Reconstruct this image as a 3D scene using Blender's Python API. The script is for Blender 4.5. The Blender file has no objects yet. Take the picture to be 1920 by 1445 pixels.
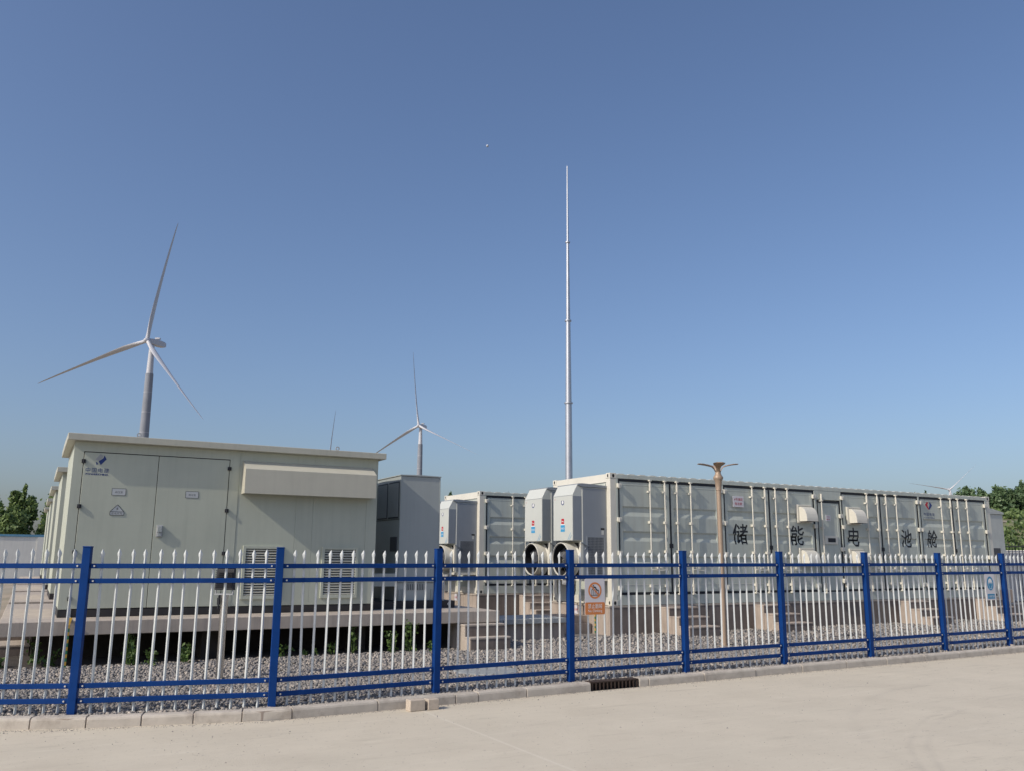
import bpy, bmesh, math, random
import numpy as np
from mathutils import Vector, Matrix
random.seed(7); np.random.seed(7)
sc = bpy.context.scene
R = math.radians

# ---------------------------------------------------------------- camera, sky, sun, exposure
AZ = 1.0727                                   # heading of the long walls of every unit on the site
U = (math.sin(AZ), math.cos(AZ)); V = (-U[1], U[0])
RZ = math.pi/2 - AZ
cam = bpy.data.cameras.new('camera'); camo = bpy.data.objects.new('camera', cam)
sc.collection.objects.link(camo); sc.camera = camo
cam.sensor_width = 36; cam.lens = 1619.5/1920*36; cam.shift_x = 0.0016
cam.clip_start = 0.05; cam.clip_end = 6000
camo.matrix_world = Matrix.Translation((0, 0, 1.613)) @ Matrix.Rotation(math.pi/2 + 0.1965, 4, 'X') @ Matrix.Rotation(0.0076, 4, 'Z')

SUN_L = Vector((.607, .466, -.568)).normalized()      # direction the sunlight travels
sun_el = math.asin(-SUN_L.z); sun_az = math.atan2(-SUN_L.x, -SUN_L.y)   # clockwise from +Y
world = bpy.data.worlds.new('World'); sc.world = world; world.use_nodes = True
nt = world.node_tree; nt.nodes.clear()
sky = nt.nodes.new('ShaderNodeTexSky'); sky.sky_type = 'NISHITA'; sky.sun_disc = False
sky.sun_elevation = sun_el; sky.sun_rotation = sun_az
sky.altitude = 50; sky.air_density = 1.05; sky.dust_density = 2.6; sky.ozone_density = 4.2
bg = nt.nodes.new('ShaderNodeBackground'); bg.inputs['Strength'].default_value = 0.121
wo = nt.nodes.new('ShaderNodeOutputWorld')
tint = nt.nodes.new('ShaderNodeMix'); tint.data_type = 'RGBA'; tint.blend_type = 'MULTIPLY'; tint.inputs[0].default_value = 1
tint.inputs[7].default_value = (1.08, 1.05, 1.10, 1)          # white balance of the sky
nt.links.new(sky.outputs[0], tint.inputs[6]); nt.links.new(tint.outputs[2], bg.inputs[0]); nt.links.new(bg.outputs[0], wo.inputs[0])
sl = bpy.data.lights.new('sun', 'SUN'); sl.energy = 3.35; sl.angle = R(0.55); sl.color = (1.0, .91, .78)
so = bpy.data.objects.new('sun', sl); sc.collection.objects.link(so)
so.rotation_euler = (-SUN_L).to_track_quat('Z', 'Y').to_euler(); so.location = (-30, -20, 30)
sc.view_settings.view_transform = 'Standard'; sc.view_settings.look = 'None'
sc.view_settings.gamma = 1; sc.view_settings.use_curve_mapping = False
sc.view_settings.exposure = 0.0

# ---------------------------------------------------------------- materials
def mat(name, col, rough=.6, metal=0., var=.08, vscale=3., streak=0., streakcol=None, bump=0., bscale=60., spec=.5,
        dirt=None, dirtscale=1.2, dirtamt=0., backface=None):
    m = bpy.data.materials.new(name); m.use_nodes = True; n = m.node_tree.nodes; l = m.node_tree.links
    b = n['Principled BSDF']; b.inputs['Roughness'].default_value = rough; b.inputs['Metallic'].default_value = metal
    b.inputs['Specular IOR Level'].default_value = spec
    geo = n.new('ShaderNodeNewGeometry')
    c = n.new('ShaderNodeRGB'); c.outputs[0].default_value = (*col, 1); cur = c.outputs[0]
    def noise(scale, detail=5, vec=None, rg=.6):
        t = n.new('ShaderNodeTexNoise'); t.inputs['Scale'].default_value = scale; t.inputs['Detail'].default_value = detail
        t.inputs['Roughness'].default_value = rg
        l.new(vec or geo.outputs['Position'], t.inputs['Vector']); return t.outputs['Fac']
    def ramp(fac, a, b2):
        r = n.new('ShaderNodeMapRange'); r.inputs[1].default_value = a; r.inputs[2].default_value = b2
        l.new(fac, r.inputs[0]); return r.outputs[0]
    def mix(fac, a, b2, mode='MIX'):
        x = n.new('ShaderNodeMix'); x.data_type = 'RGBA'; x.blend_type = mode
        if isinstance(fac, float): x.inputs[0].default_value = fac
        else: l.new(fac, x.inputs[0])
        l.new(a, x.inputs[6])
        if isinstance(b2, tuple): x.inputs[7].default_value = (*b2, 1)
        else: l.new(b2, x.inputs[7])
        return x.outputs[2]
    if var:
        f = ramp(noise(vscale), .3, .7)
        hi = tuple(min(1, k*(1+var)) for k in col); lo = tuple(k*(1-var) for k in col)
        c.outputs[0].default_value = (*lo, 1); cur = mix(f, cur, hi)
    if dirtamt:
        f = n.new('ShaderNodeMath'); f.operation = 'MULTIPLY'; f.inputs[1].default_value = dirtamt
        l.new(ramp(noise(dirtscale, 8, None, .7), .48, .68), f.inputs[0]); cur = mix(f.outputs[0], cur, dirt or tuple(k*.5 for k in col))
    if streak:
        mp = n.new('ShaderNodeMapping'); mp.inputs['Scale'].default_value = (11, 11, .55); l.new(geo.outputs['Position'], mp.inputs[0])
        f = n.new('ShaderNodeMath'); f.operation = 'MULTIPLY'; f.inputs[1].default_value = streak
        l.new(ramp(noise(1.0, 6, mp.outputs[0], .65), .47, .72), f.inputs[0])
        cur = mix(f.outputs[0], cur, streakcol or tuple(k*.55 for k in col))
    l.new(cur, b.inputs['Base Color'])
    if bump:
        bp = n.new('ShaderNodeBump'); bp.inputs['Strength'].default_value = min(1, bump); bp.inputs['Distance'].default_value = .01
        l.new(noise(bscale, 6), bp.inputs['Height']); l.new(bp.outputs[0], b.inputs['Normal'])
    m['n'] = 1
    return m

M = {}
M['cream'] = mat('cream_paint', (.455, .48, .395), .5, var=.04, vscale=1.5, streak=.17, dirtamt=.06, bump=.12, bscale=1.6)
M['creamroof'] = mat('cream_roof_paint', (.46, .455, .38), .5, var=.04, vscale=2, streak=.18, dirtamt=.12)
M['creamwhite'] = mat('cream_vent_paint', (.50, .485, .40), .5, var=.03, streak=.12)
M['cont'] = mat('container_paint', (.475, .51, .455), .5, var=.05, vscale=1.3, streak=.24, streakcol=(.30, .27, .21), dirtamt=.12, bump=.12, bscale=2.2)
M['contlight'] = mat('container_fitting_paint', (.63, .61, .53), .5, var=.04, streak=.1)
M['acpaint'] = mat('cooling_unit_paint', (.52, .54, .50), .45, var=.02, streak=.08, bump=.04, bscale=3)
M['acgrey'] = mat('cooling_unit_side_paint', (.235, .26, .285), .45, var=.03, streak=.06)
M['pcs'] = mat('cabinet_grey_paint', (.36, .39, .38), .5, var=.03, vscale=1.5, streak=.12, bump=.05, bscale=3)
M['pcsdark'] = mat('cabinet_louvre_dark', (.05, .055, .065), .6)
M['pcsbase'] = mat('cabinet_base_paint', (.45, .47, .44), .5, streak=.15)
M['black'] = mat('black_rubber', (.012, .014, .02), .6, var=.1)
M['plinth'] = mat('black_steel_base', (.022, .021, .022), .55, var=.2, dirtamt=.4, dirt=(.07, .05, .04))
M['hole'] = mat('dark_opening', (.012, .012, .013), .9, var=0)
M['blue'] = mat('blue_fence_paint', (.004, .038, .170), .5, spec=.12, var=.1, vscale=6, dirtamt=.12, dirt=(.03, .06, .16), dirtscale=5)
M['picket'] = mat('galvanised_picket_paint', (.56, .59, .585), .4, var=.05, vscale=10, metal=.0, spec=.6)
M['bolt'] = mat('zinc_bolt', (.65, .65, .65), .3, metal=.6, var=0)
M['steel'] = mat('stainless_steel', (.56, .55, .53), .24, metal=1., var=.1, vscale=8)
M['zinc'] = mat('galvanised_mast_steel', (.48, .50, .53), .42, metal=.75, var=.08, vscale=2)
M['lamp'] = mat('bronze_lamp_paint', (.34, .255, .185), .48, metal=.15, var=.05)
M['kerb'] = mat('kerb_concrete', (.50, .455, .39), .9, var=.1, vscale=6, dirtamt=.55, dirt=(.24, .20, .165), dirtscale=4, bump=.5, bscale=90)
M['concrete'] = mat('platform_concrete', (.43, .375, .315), .9, var=.1, vscale=3, streak=.45, streakcol=(.24, .215, .20), dirtamt=.3, dirt=(.27, .235, .21), bump=.4, bscale=50)
M['foundation'] = mat('foundation_concrete', (.40, .335, .28), .9, var=.12, vscale=2.5, streak=.6, streakcol=(.19, .155, .135), dirtamt=.4, dirt=(.22, .18, .15), bump=.4, bscale=40)
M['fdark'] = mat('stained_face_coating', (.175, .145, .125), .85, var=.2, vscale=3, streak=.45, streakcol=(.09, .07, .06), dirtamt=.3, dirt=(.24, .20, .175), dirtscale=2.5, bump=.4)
M['slabgrey'] = mat('cover_slab_concrete', (.30, .32, .32), .9, var=.15, vscale=3, dirtamt=.3, bump=.4)
M['brick'] = mat('loose_block_concrete', (.50, .43, .35), .9, var=.1, vscale=20, bump=.7, bscale=120)
M['soil_void_shade'] = mat('soil_void_shade', (.045, .037, .03), 1, var=.3, vscale=6, bump=.6, bscale=20)  # dark soil; also walls under platform, with the void's shade in the colour
M['wallwhite'] = mat('white_wall_render', (.64, .64, .60), .85, var=.05, vscale=1, streak=.2, dirtamt=.1)
M['wallbright'] = mat('bright_white_render', (.80, .79, .77), .85, var=.03)
M['bluecap'] = mat('blue_wall_coping', (.10, .25, .38), .6)
M['turb'] = mat('turbine_white', (.50, .51, .54), .4, var=.02, vscale=.1)
M['turbc'] = mat('turbine_concrete', (.24, .26, .295), .8, var=.12, vscale=.12, dirtamt=.15, dirtscale=.1)
M['bark'] = mat('bark', (.16, .13, .10), .9, var=.3, vscale=8)
M['inkblack'] = mat('black_lettering', (.010, .011, .016), .5, var=0)
M['inknavy'] = mat('navy_lettering', (.012, .035, .17), .5, var=0)
M['inkred'] = mat('red_lettering', (.45, .015, .03), .5, var=0)
M['inkgrey'] = mat('grey_lettering', (.13, .13, .13), .5, var=0)
M['inkwhite'] = mat('white_lettering', (.75, .75, .73), .5, var=0)
M['inkblue'] = mat('sign_blue', (.012, .22, .42), .45, var=0)
M['inkcyan'] = mat('sticker_blue', (.04, .30, .55), .45, var=0)
M['signwhite'] = mat('sign_white', (.62, .60, .62), .4, var=.02)
M['orange'] = mat('sign_orange', (.60, .20, .055), .45, var=.06, vscale=8)
M['plate'] = mat('label_plate', (.55, .56, .55), .35, metal=.4, var=.03)
M['logogrey'] = mat('logo_grey', (.33, .34, .34), .5, var=0)
M['greywhite'] = mat('dull_grey_metal', (.36, .37, .38), .5, var=.1)
M['yellow'] = mat('strip_yellow', (.50, .30, .04), .6, var=.15, vscale=12)
M['green'] = mat('strip_green', (.03, .16, .07), .6, var=.15, vscale=12)
M['rust'] = mat('rusty_iron', (.05, .032, .024), .8, var=.3, vscale=10)

def leafmat(name, c1, c2):
    m = bpy.data.materials.new(name); m.use_nodes = True; n = m.node_tree.nodes; l = m.node_tree.links
    b = n['Principled BSDF']; b.inputs['Roughness'].default_value = .55
    g = n.new('ShaderNodeNewGeometry'); r = n.new('ShaderNodeMix'); r.data_type = 'RGBA'
    r.inputs[6].default_value = (*c1, 1); r.inputs[7].default_value = (*c2, 1)
    l.new(g.outputs['Random Per Island'], r.inputs[0]); l.new(r.outputs[2], b.inputs['Base Color'])
    t = n.new('ShaderNodeBsdfTranslucent'); l.new(r.outputs[2], t.inputs[0])
    mx = n.new('ShaderNodeMixShader'); mx.inputs[0].default_value = .25
    l.new(b.outputs[0], mx.inputs[1]); l.new(t.outputs[0], mx.inputs[2]); l.new(mx.outputs[0], n['Material Output'].inputs[0])
    return m
M['leaf'] = leafmat('poplar_leaves', (.07, .125, .035), (.27, .36, .13))
M['leaffar'] = leafmat('far_leaves', (.06, .115, .05), (.17, .25, .12))
M['weed'] = leafmat('weed_leaves', (.04, .09, .02), (.14, .22, .05))
M['bush'] = leafmat('hillside_bushes', (.06, .11, .03), (.19, .26, .09))

def gravelmat():
    m = bpy.data.materials.new('crushed_stone'); m.use_nodes = True; n = m.node_tree.nodes; l = m.node_tree.links
    b = n['Principled BSDF']; b.inputs['Roughness'].default_value = .85
    g = n.new('ShaderNodeNewGeometry'); r = n.new('ShaderNodeValToRGB'); e = r.color_ramp.elements
    e[0].position = 0; e[0].color = (.15, .145, .14, 1); e[1].position = 1; e[1].color = (.46, .41, .355, 1)
    for p, c in ((.35, (.23, .22, .21, 1)), (.6, (.29, .265, .24, 1)), (.85, (.32, .285, .25, 1))):
        q = e.new(p); q.color = c
    l.new(g.outputs['Random Per Island'], r.inputs[0]); l.new(r.outputs[0], b.inputs['Base Color'])
    return m
M['gravel'] = gravelmat()
def gravelbase():
    m = bpy.data.materials.new('gravel_bed_stone'); m.use_nodes = True; n = m.node_tree.nodes; l = m.node_tree.links
    b = n['Principled BSDF']; b.inputs['Roughness'].default_value = .9
    g = n.new('ShaderNodeNewGeometry'); v = n.new('ShaderNodeTexVoronoi'); v.inputs['Scale'].default_value = 22
    l.new(g.outputs['Position'], v.inputs['Vector'])
    s = n.new('ShaderNodeSeparateColor'); l.new(v.outputs['Color'], s.inputs[0])
    r = n.new('ShaderNodeValToRGB'); e = r.color_ramp.elements
    e[0].color = (.10, .095, .09, 1); e[1].color = (.34, .31, .28, 1); l.new(s.outputs[0], r.inputs[0])
    l.new(r.outputs[0], b.inputs['Base Color'])
    bp = n.new('ShaderNodeBump'); bp.inputs['Strength'].default_value = 1; bp.inputs['Distance'].default_value = .03; bp.invert = True
    l.new(v.outputs['Distance'], bp.inputs['Height']); l.new(bp.outputs[0], b.inputs['Normal'])
    return m
M['gravelbase'] = gravelbase()
def roadmat():
    m = mat('road_concrete', (.56, .505, .40), .92, var=.05, vscale=.9, dirtamt=.45, dirt=(.48, .425, .33), dirtscale=1.1, bump=.35, bscale=70)
    n = m.node_tree.nodes; l = m.node_tree.links; b = n['Principled BSDF']
    src = b.inputs['Base Color'].links[0].from_socket
    geo = n.new('ShaderNodeNewGeometry'); sep = n.new('ShaderNodeSeparateXYZ'); l.new(geo.outputs['Position'], sep.inputs[0])
    def mm(op, a, b2=None, c=None):
        x = n.new('ShaderNodeMath'); x.operation = op
        for i, q in enumerate((a, b2, c)):
            if q is None: continue
            if isinstance(q, (int, float)): x.inputs[i].default_value = q
            else: l.new(q, x.inputs[i])
        return x.outputs[0]
    X, Y = sep.outputs[0], sep.outputs[1]
    nz = n.new('ShaderNodeTexNoise'); nz.inputs['Scale'].default_value = 1.3; nz.inputs['Detail'].default_value = 4
    l.new(geo.outputs['Position'], nz.inputs['Vector'])
    wob = mm('MULTIPLY', mm('SUBTRACT', nz.outputs['Fac'], .5), .12)
    tot = None
    def band(d, w):                                  # 1 on the line, 0 beyond w
        return mm('MAXIMUM', mm('SUBTRACT', 1, mm('DIVIDE', mm('ABSOLUTE', d), w)), 0)
    # joints between the cast bays (pale sawcut) and curved tyre marks
    jx = mm('ADD', mm('MULTIPLY', X, .8786), mm('MULTIPLY', Y, .4775)); jx = mm('SUBTRACT', jx, 4.155)
    joint = band(mm('ADD', jx, mm('MULTIPLY', wob, .12)), .028)
    def arc(cx, cy, r, w):
        dx = mm('SUBTRACT', X, cx); dy = mm('SUBTRACT', Y, cy)
        d = mm('SQRT', mm('ADD', mm('MULTIPLY', dx, dx), mm('MULTIPLY', dy, dy)))
        return band(mm('SUBTRACT', mm('ADD', d, wob), r), w)
    tyre = mm('ADD', arc(10.29, 5.86, 7.06, .05), mm('ADD', arc(10.29, 5.86, 6.90, .05), mm('MULTIPLY', arc(9.35, 8.01, 5.90, .10), .6)))
    ng = n.new('ShaderNodeTexNoise'); ng.inputs['Scale'].default_value = .6; ng.inputs['Detail'].default_value = 3
    l.new(geo.outputs['Position'], ng.inputs['Vector'])
    gate = mm('MAXIMUM', mm('MULTIPLY', mm('SUBTRACT', ng.outputs['Fac'], .42), 4), 0)
    x1 = n.new('ShaderNodeMix'); x1.data_type = 'RGBA'; x1.clamp_factor = True; l.new(mm('MULTIPLY', joint, .75), x1.inputs[0]); l.new(src, x1.inputs[6]); x1.inputs[7].default_value = (.63, .58, .48, 1)
    x2 = n.new('ShaderNodeMix'); x2.data_type = 'RGBA'; x2.clamp_factor = True; l.new(mm('MULTIPLY', mm('MULTIPLY', tyre, gate), .26), x2.inputs[0]); l.new(x1.outputs[2], x2.inputs[6]); x2.inputs[7].default_value = (.30, .27, .235, 1)
    # scuffs drawn out along the driving direction
    mpp = n.new('ShaderNodeMapping'); mpp.inputs['Rotation'].default_value = (0, 0, -.5); l.new(geo.outputs['Position'], mpp.inputs[0])
    mp2 = n.new('ShaderNodeMapping'); mp2.inputs['Scale'].default_value = (.7, 4.5, 1); l.new(mpp.outputs[0], mp2.inputs[0])
    sc1 = n.new('ShaderNodeTexNoise'); sc1.inputs['Scale'].default_value = 1.6; sc1.inputs['Detail'].default_value = 9; sc1.inputs['Roughness'].default_value = .72
    l.new(mp2.outputs[0], sc1.inputs['Vector'])
    lite = mm('MULTIPLY', mm('MAXIMUM', mm('SUBTRACT', sc1.outputs['Fac'], .56), 0), 3.0); dark = mm('MULTIPLY', mm('MAXIMUM', mm('SUBTRACT', .43, sc1.outputs['Fac']), 0), 3.2)
    xa = n.new('ShaderNodeMix'); xa.data_type = 'RGBA'; xa.clamp_factor = True; l.new(lite, xa.inputs[0]); l.new(x2.outputs[2], xa.inputs[6]); xa.inputs[7].default_value = (.66, .61, .50, 1)
    x2 = n.new('ShaderNodeMix'); x2.data_type = 'RGBA'; x2.clamp_factor = True; l.new(dark, x2.inputs[0]); l.new(xa.outputs[2], x2.inputs[6]); x2.inputs[7].default_value = (.36, .315, .245, 1)
    # fine speckle of grit
    sp = n.new('ShaderNodeTexNoise'); sp.inputs['Scale'].default_value = 26; sp.inputs['Detail'].default_value = 3
    l.new(geo.outputs['Position'], sp.inputs['Vector'])
    g3 = mm('MULTIPLY', mm('MAXIMUM', mm('SUBTRACT', sp.outputs['Fac'], .64), 0), 5)
    x3 = n.new('ShaderNodeMix'); x3.data_type = 'RGBA'; x3.clamp_factor = True; l.new(g3, x3.inputs[0]); l.new(x2.outputs[2], x3.inputs[6]); x3.inputs[7].default_value = (.27, .235, .20, 1)
    l.new(x3.outputs[2], b.inputs['Base Color'])
    return m
M['road'] = roadmat()
M['ground'] = mat('dry_ground', (.33, .28, .22), 1, var=.2, vscale=.3, dirtamt=.5, dirt=(.12, .14, .06), dirtscale=.08)
M['hill'] = mat('hill_earth', (.14, .15, .07), 1, var=.3, vscale=.4, dirtamt=.4, dirt=(.22, .18, .12), dirtscale=.2)

# ---------------------------------------------------------------- mesh helpers
COL = sc.collection
def clusters(chunks, V):
    """group the chunks of a mesh that lie close together"""
    bb = []
    for a, b in chunks:
        P = V[a:b]; bb.append(([min(p[i] for p in P) for i in range(3)], [max(p[i] for p in P) for i in range(3)]))
    par = list(range(len(bb)))
    def root(i):
        while par[i] != i: i = par[i]
        return i
    size = [max(h[i]-l[i] for i in range(3)) for l, h in bb]
    for i in range(len(bb)):
        for j in range(i):
            if root(i) == root(j): continue
            g = [max(0, bb[i][0][k]-bb[j][1][k], bb[j][0][k]-bb[i][1][k]) for k in range(3)]
            if math.sqrt(sum(x*x for x in g)) <= max(.02, .5*max(size[i], size[j])): par[root(i)] = root(j)
    out = {}
    for i in range(len(bb)): out.setdefault(root(i), []).append(i)
    return list(out.values())
class MB:
    def __init__(s): s.v = []; s.f = []; s.ch = []
    def add(s, vs, fs):
        o = len(s.v); s.v += [tuple(p) for p in vs]; s.f += [tuple(i+o for i in f) for f in fs]; s.ch.append((o, len(s.v))); return s
    def box(s, x0, x1, y0, y1, z0, z1):
        if x0 > x1: x0, x1 = x1, x0
        if y0 > y1: y0, y1 = y1, y0
        if z0 > z1: z0, z1 = z1, z0
        return s.add([(x0,y0,z0),(x1,y0,z0),(x1,y1,z0),(x0,y1,z0),(x0,y0,z1),(x1,y0,z1),(x1,y1,z1),(x0,y1,z1)],
                     [(0,3,2,1),(4,5,6,7),(0,1,5,4),(1,2,6,5),(2,3,7,6),(3,0,4,7)])
    def prism(s, poly, axis, a, b):                    # poly in the two other axes, extruded a..b
        def P(p, t): return {'x': (t, p[0], p[1]), 'y': (p[0], t, p[1]), 'z': (p[0], p[1], t)}[axis]
        n = len(poly); area = sum(poly[i][0]*poly[(i+1)%n][1]-poly[(i+1)%n][0]*poly[i][1] for i in range(n))
        if (area < 0) != (axis == 'y'): poly = poly[::-1]
        vs = [P(p, min(a,b)) for p in poly] + [P(p, max(a,b)) for p in poly]
        fs = [tuple(range(n))[::-1], tuple(range(n, 2*n))] + [(i, (i+1)%n, n+(i+1)%n, n+i) for i in range(n)]
        return s.add(vs, fs)
    def tube(s, path, rad, n=10, caps=True, sq=1.0):
        path = [Vector(p) for p in path]; o = len(s.v); k = len(path)
        if not hasattr(rad, '__len__'): rad = [rad]*k
        up = None
        for i, p in enumerate(path):
            t = (path[min(i+1,k-1)]-path[max(i-1,0)]).normalized()
            if up is None: up = Vector((0,0,1)) if abs(t.z) < .9 else Vector((1,0,0))
            e1 = (up - t*up.dot(t)).normalized(); e2 = t.cross(e1); up = e1
            for j in range(n):
                a = 2*math.pi*j/n
                s.v.append(tuple(p + (e1*math.cos(a) + e2*math.sin(a)*sq)*rad[i]))
        for i in range(k-1):
            for j in range(n):
                s.f.append((o+i*n+j, o+i*n+(j+1)%n, o+(i+1)*n+(j+1)%n, o+(i+1)*n+j))
        if caps:
            s.f.append(tuple(o+j for j in range(n))[::-1]); s.f.append(tuple(o+(k-1)*n+j for j in range(n)))
        s.ch.append((o, len(s.v))); return s
    def ring(s, c, axis, r0, r1, t, n=28, arc=(0, 360)):         # flat ring with thickness t along axis
        c = Vector(c); A = {'x': Vector((1,0,0)), 'y': Vector((0,1,0)), 'z': Vector((0,0,1))}[axis]
        e1 = Vector((0,0,1)) if axis != 'z' else Vector((1,0,0)); e2 = A.cross(e1)
        o = len(s.v); self0 = o; full = arc == (0, 360); m = n if full else n+1
        for i in range(m):
            a = R(arc[0] + (arc[1]-arc[0])*i/n); d = e1*math.cos(a)+e2*math.sin(a)
            for rr, tt in ((r0,0),(r1,0),(r1,t),(r0,t)): s.v.append(tuple(c+d*rr+A*tt))
        for i in range(n):
            j = (i+1) % m
            for k in range(4): s.f.append((o+i*4+k, o+i*4+(k+1)%4, o+j*4+(k+1)%4, o+j*4+k))
        s.ch.append((self0, len(s.v))); return s
    def build(s, name, m, parent=None, bevel=0, smooth=False, kind=None, label=None, loc=None, rot=None, fixn=False):
        if 1 < len(s.ch) < 60 and parent:
            groups = clusters(s.ch, s.v)
            if len(groups) > 1:
                first = None
                for g in groups:
                    sub = MB()
                    for i in g:
                        a, b = s.ch[i]; sub.add(s.v[a:b], [tuple(q-a for q in f) for f in s.f if a <= f[0] < b])
                    sub.ch = sub.ch[:1]
                    o = sub.build(name, m, parent, bevel, smooth, kind, label, loc, rot, fixn); first = first or o
                return first
        me = bpy.data.meshes.new(name); zb = 0
        if parent:
            r = parent
            while r.parent: r = r.parent
            zb = r.get('zb', 0.0)
        if zb: s.v = [(x, y, z-zb) for x, y, z in s.v]
        me.from_pydata(s.v, [], s.f); me.update()
        if bevel or fixn:
            bm = bmesh.new(); bm.from_mesh(me)
            if fixn: bmesh.ops.recalc_face_normals(bm, faces=bm.faces)
            if bevel:
                ed = [e for e in bm.edges if len(e.link_faces) == 2 and e.calc_face_angle(0) > .6]
                bmesh.ops.bevel(bm, geom=ed, offset=bevel, segments=1, affect='EDGES', clamp_overlap=True)
            bm.to_mesh(me); bm.free()
        me.materials.append(m)
        if smooth:
            me.polygons.foreach_set('use_smooth', [True]*len(me.polygons))
            try: me.set_sharp_from_angle(angle=R(40))
            except Exception: pass
        o = bpy.data.objects.new(name, me); COL.objects.link(o)
        if parent: o.parent = parent
        if loc: o.location = loc
        if rot: o.rotation_euler = rot
        if kind: o['kind'] = kind
        if label: o['label'] = label
        return o
def box(name, m, parent, x0, x1, y0, y1, z0, z1, bevel=0, **k): return MB().box(x0,x1,y0,y1,z0,z1).build(name, m, parent, bevel, **k)
def thing(name, label, cat, loc=(0,0,0), rz=0., group=None):
    o = bpy.data.objects.new(name, None); COL.objects.link(o); o.location = loc; o.rotation_euler = (0,0,rz)
    o.empty_display_size = .3; o['label'] = label; o['category'] = cat; o['zb'] = float(loc[2])
    if group: o['group'] = group
    return o
def tag(o, label, cat, group=None):
    o['label'] = label; o['category'] = cat
    if group: o['group'] = group
    return o
def copy_tree(o, loc, label=None, rz=None):
    kids = {}
    for q in COL.objects:
        if q.parent: kids.setdefault(q.parent.name, []).append(q)
    def rec(s, par):
        c = s.copy(); COL.objects.link(c); c.parent = par
        for ch in kids.get(s.name, []): rec(ch, c)
        return c
    c = rec(o, None); c.location = loc
    if label: c['label'] = label
    if rz is not None: c.rotation_euler = (0,0,rz)
    return c
B0 = (-6.99, 13.81); C0 = (2.2428, 19.3453)
def gp(o, u, v, z=0.): return (o[0]+u*U[0]+v*V[0], o[1]+u*U[1]+v*V[1], z)
def gz(x): return .0047*(min(max(x, -9), 20)-2.6)

# ---------------------------------------------------------------- lettering (outlines of the characters, as triangles)
GD = {}
GD['中'] = ([115,210,115,165,24,165,24,47,43,47,43,62,115,62,115,-20,134,-20,134,62,206,62,206,48,226,48,226,165,134,165,134,210,43,81,43,147,115,147,115,81,206,81,134,81,134,147,206,147],[1,15,0,1,14,15,3,17,2,17,1,2,17,14,1,17,13,14,17,18,13,18,22,13,22,23,13,23,12,13,3,16,17,19,22,18,19,21,22,20,12,23,3,5,16,5,19,16,5,21,19,5,20,21,5,6,20,6,9,20,9,10,20,10,12,20,3,4,5,7,9,6,7,8,9,11,12,10])
GD['国'] = ([148,80,173,52,186,59,160,87,57,49,57,33,194,33,194,49,133,49,133,91,183,91,183,108,133,108,133,143,189,143,189,160,61,160,61,143,115,143,115,108,68,108,68,91,115,91,115,49,22,199,22,-20,41,-20,41,-8,209,-8,209,-20,229,-20,229,199,41,10,41,181,209,181,209,10],[25,33,24,33,31,24,33,34,31,34,30,31,25,32,33,35,30,34,17,15,16,17,14,15,18,14,17,19,13,18,13,14,18,19,12,13,21,19,20,21,12,19,21,11,12,21,10,11,22,10,21,23,9,22,9,10,22,23,8,9,0,2,3,1,2,0,5,23,4,5,8,23,5,7,8,5,6,7,25,27,32,27,35,32,27,28,35,28,30,35,25,26,27,29,30,28])
GD['电'] = ([113,102,113,66,51,66,51,102,133,102,197,102,197,66,133,66,113,120,51,120,51,155,113,155,133,120,133,155,197,155,197,120,32,174,32,32,51,32,51,48,113,48,113,21,149,-16,205,-16,241,36,222,44,204,3,151,3,133,21,133,48,216,48,216,174,133,174,133,210,113,210,113,174],[35,33,34,35,32,33,17,10,16,10,35,16,10,32,35,10,31,32,10,11,31,11,13,31,13,14,31,14,30,31,17,9,10,8,13,11,8,12,13,15,30,14,17,3,9,3,8,9,3,12,8,3,15,12,3,0,15,0,4,15,4,5,15,5,30,15,17,2,3,1,4,0,1,7,4,6,30,5,17,19,2,19,1,2,19,7,1,19,6,7,19,30,6,17,18,19,20,30,19,21,29,20,29,30,20,21,28,29,26,24,25,26,23,24,22,28,21,22,27,28,22,26,27,22,23,26])
GD['建'] = ([99,189,99,174,145,174,145,155,83,155,83,140,145,140,145,121,97,121,97,106,145,106,145,86,95,86,95,72,145,72,145,52,84,52,84,37,145,37,145,12,163,12,163,37,234,37,234,52,163,52,163,72,225,72,225,86,163,86,163,106,219,106,219,140,236,140,236,155,219,155,219,189,163,189,163,210,145,210,145,189,163,140,202,140,202,121,163,121,163,155,163,174,202,174,202,155,24,98,34,106,65,106,50,48,34,86,20,81,42,32,9,-8,23,-20,55,18,163,-14,233,-14,241,4,164,3,62,33,84,121,73,123,70,123,48,123,85,190,73,197,67,195,16,195,16,178,59,178,32,129,16,114],[39,37,38,39,36,37,69,67,68,71,69,70,71,67,69,71,72,67,72,66,67,1,39,0,1,36,39,1,35,36,1,2,35,2,45,35,45,46,35,46,34,35,73,66,72,3,45,2,3,44,45,47,34,46,5,3,4,5,44,3,5,47,44,5,34,47,5,33,34,5,32,33,6,32,5,7,40,6,40,32,6,7,43,40,41,32,40,42,31,41,31,32,41,42,30,31,74,66,73,65,63,64,74,65,66,74,63,65,74,50,63,50,62,63,9,7,8,9,43,7,9,42,43,9,30,42,48,49,74,49,50,74,51,62,50,10,30,9,11,29,10,29,30,10,11,28,29,13,11,12,13,28,11,13,27,28,13,26,27,53,51,52,54,51,53,14,26,13,15,25,14,25,26,14,15,24,25,17,15,16,17,24,15,17,23,24,17,22,23,54,62,51,18,22,17,19,21,18,21,22,18,19,20,21,54,61,62,55,57,54,57,61,54,55,56,57,58,61,57,61,59,60,58,59,61])
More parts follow.
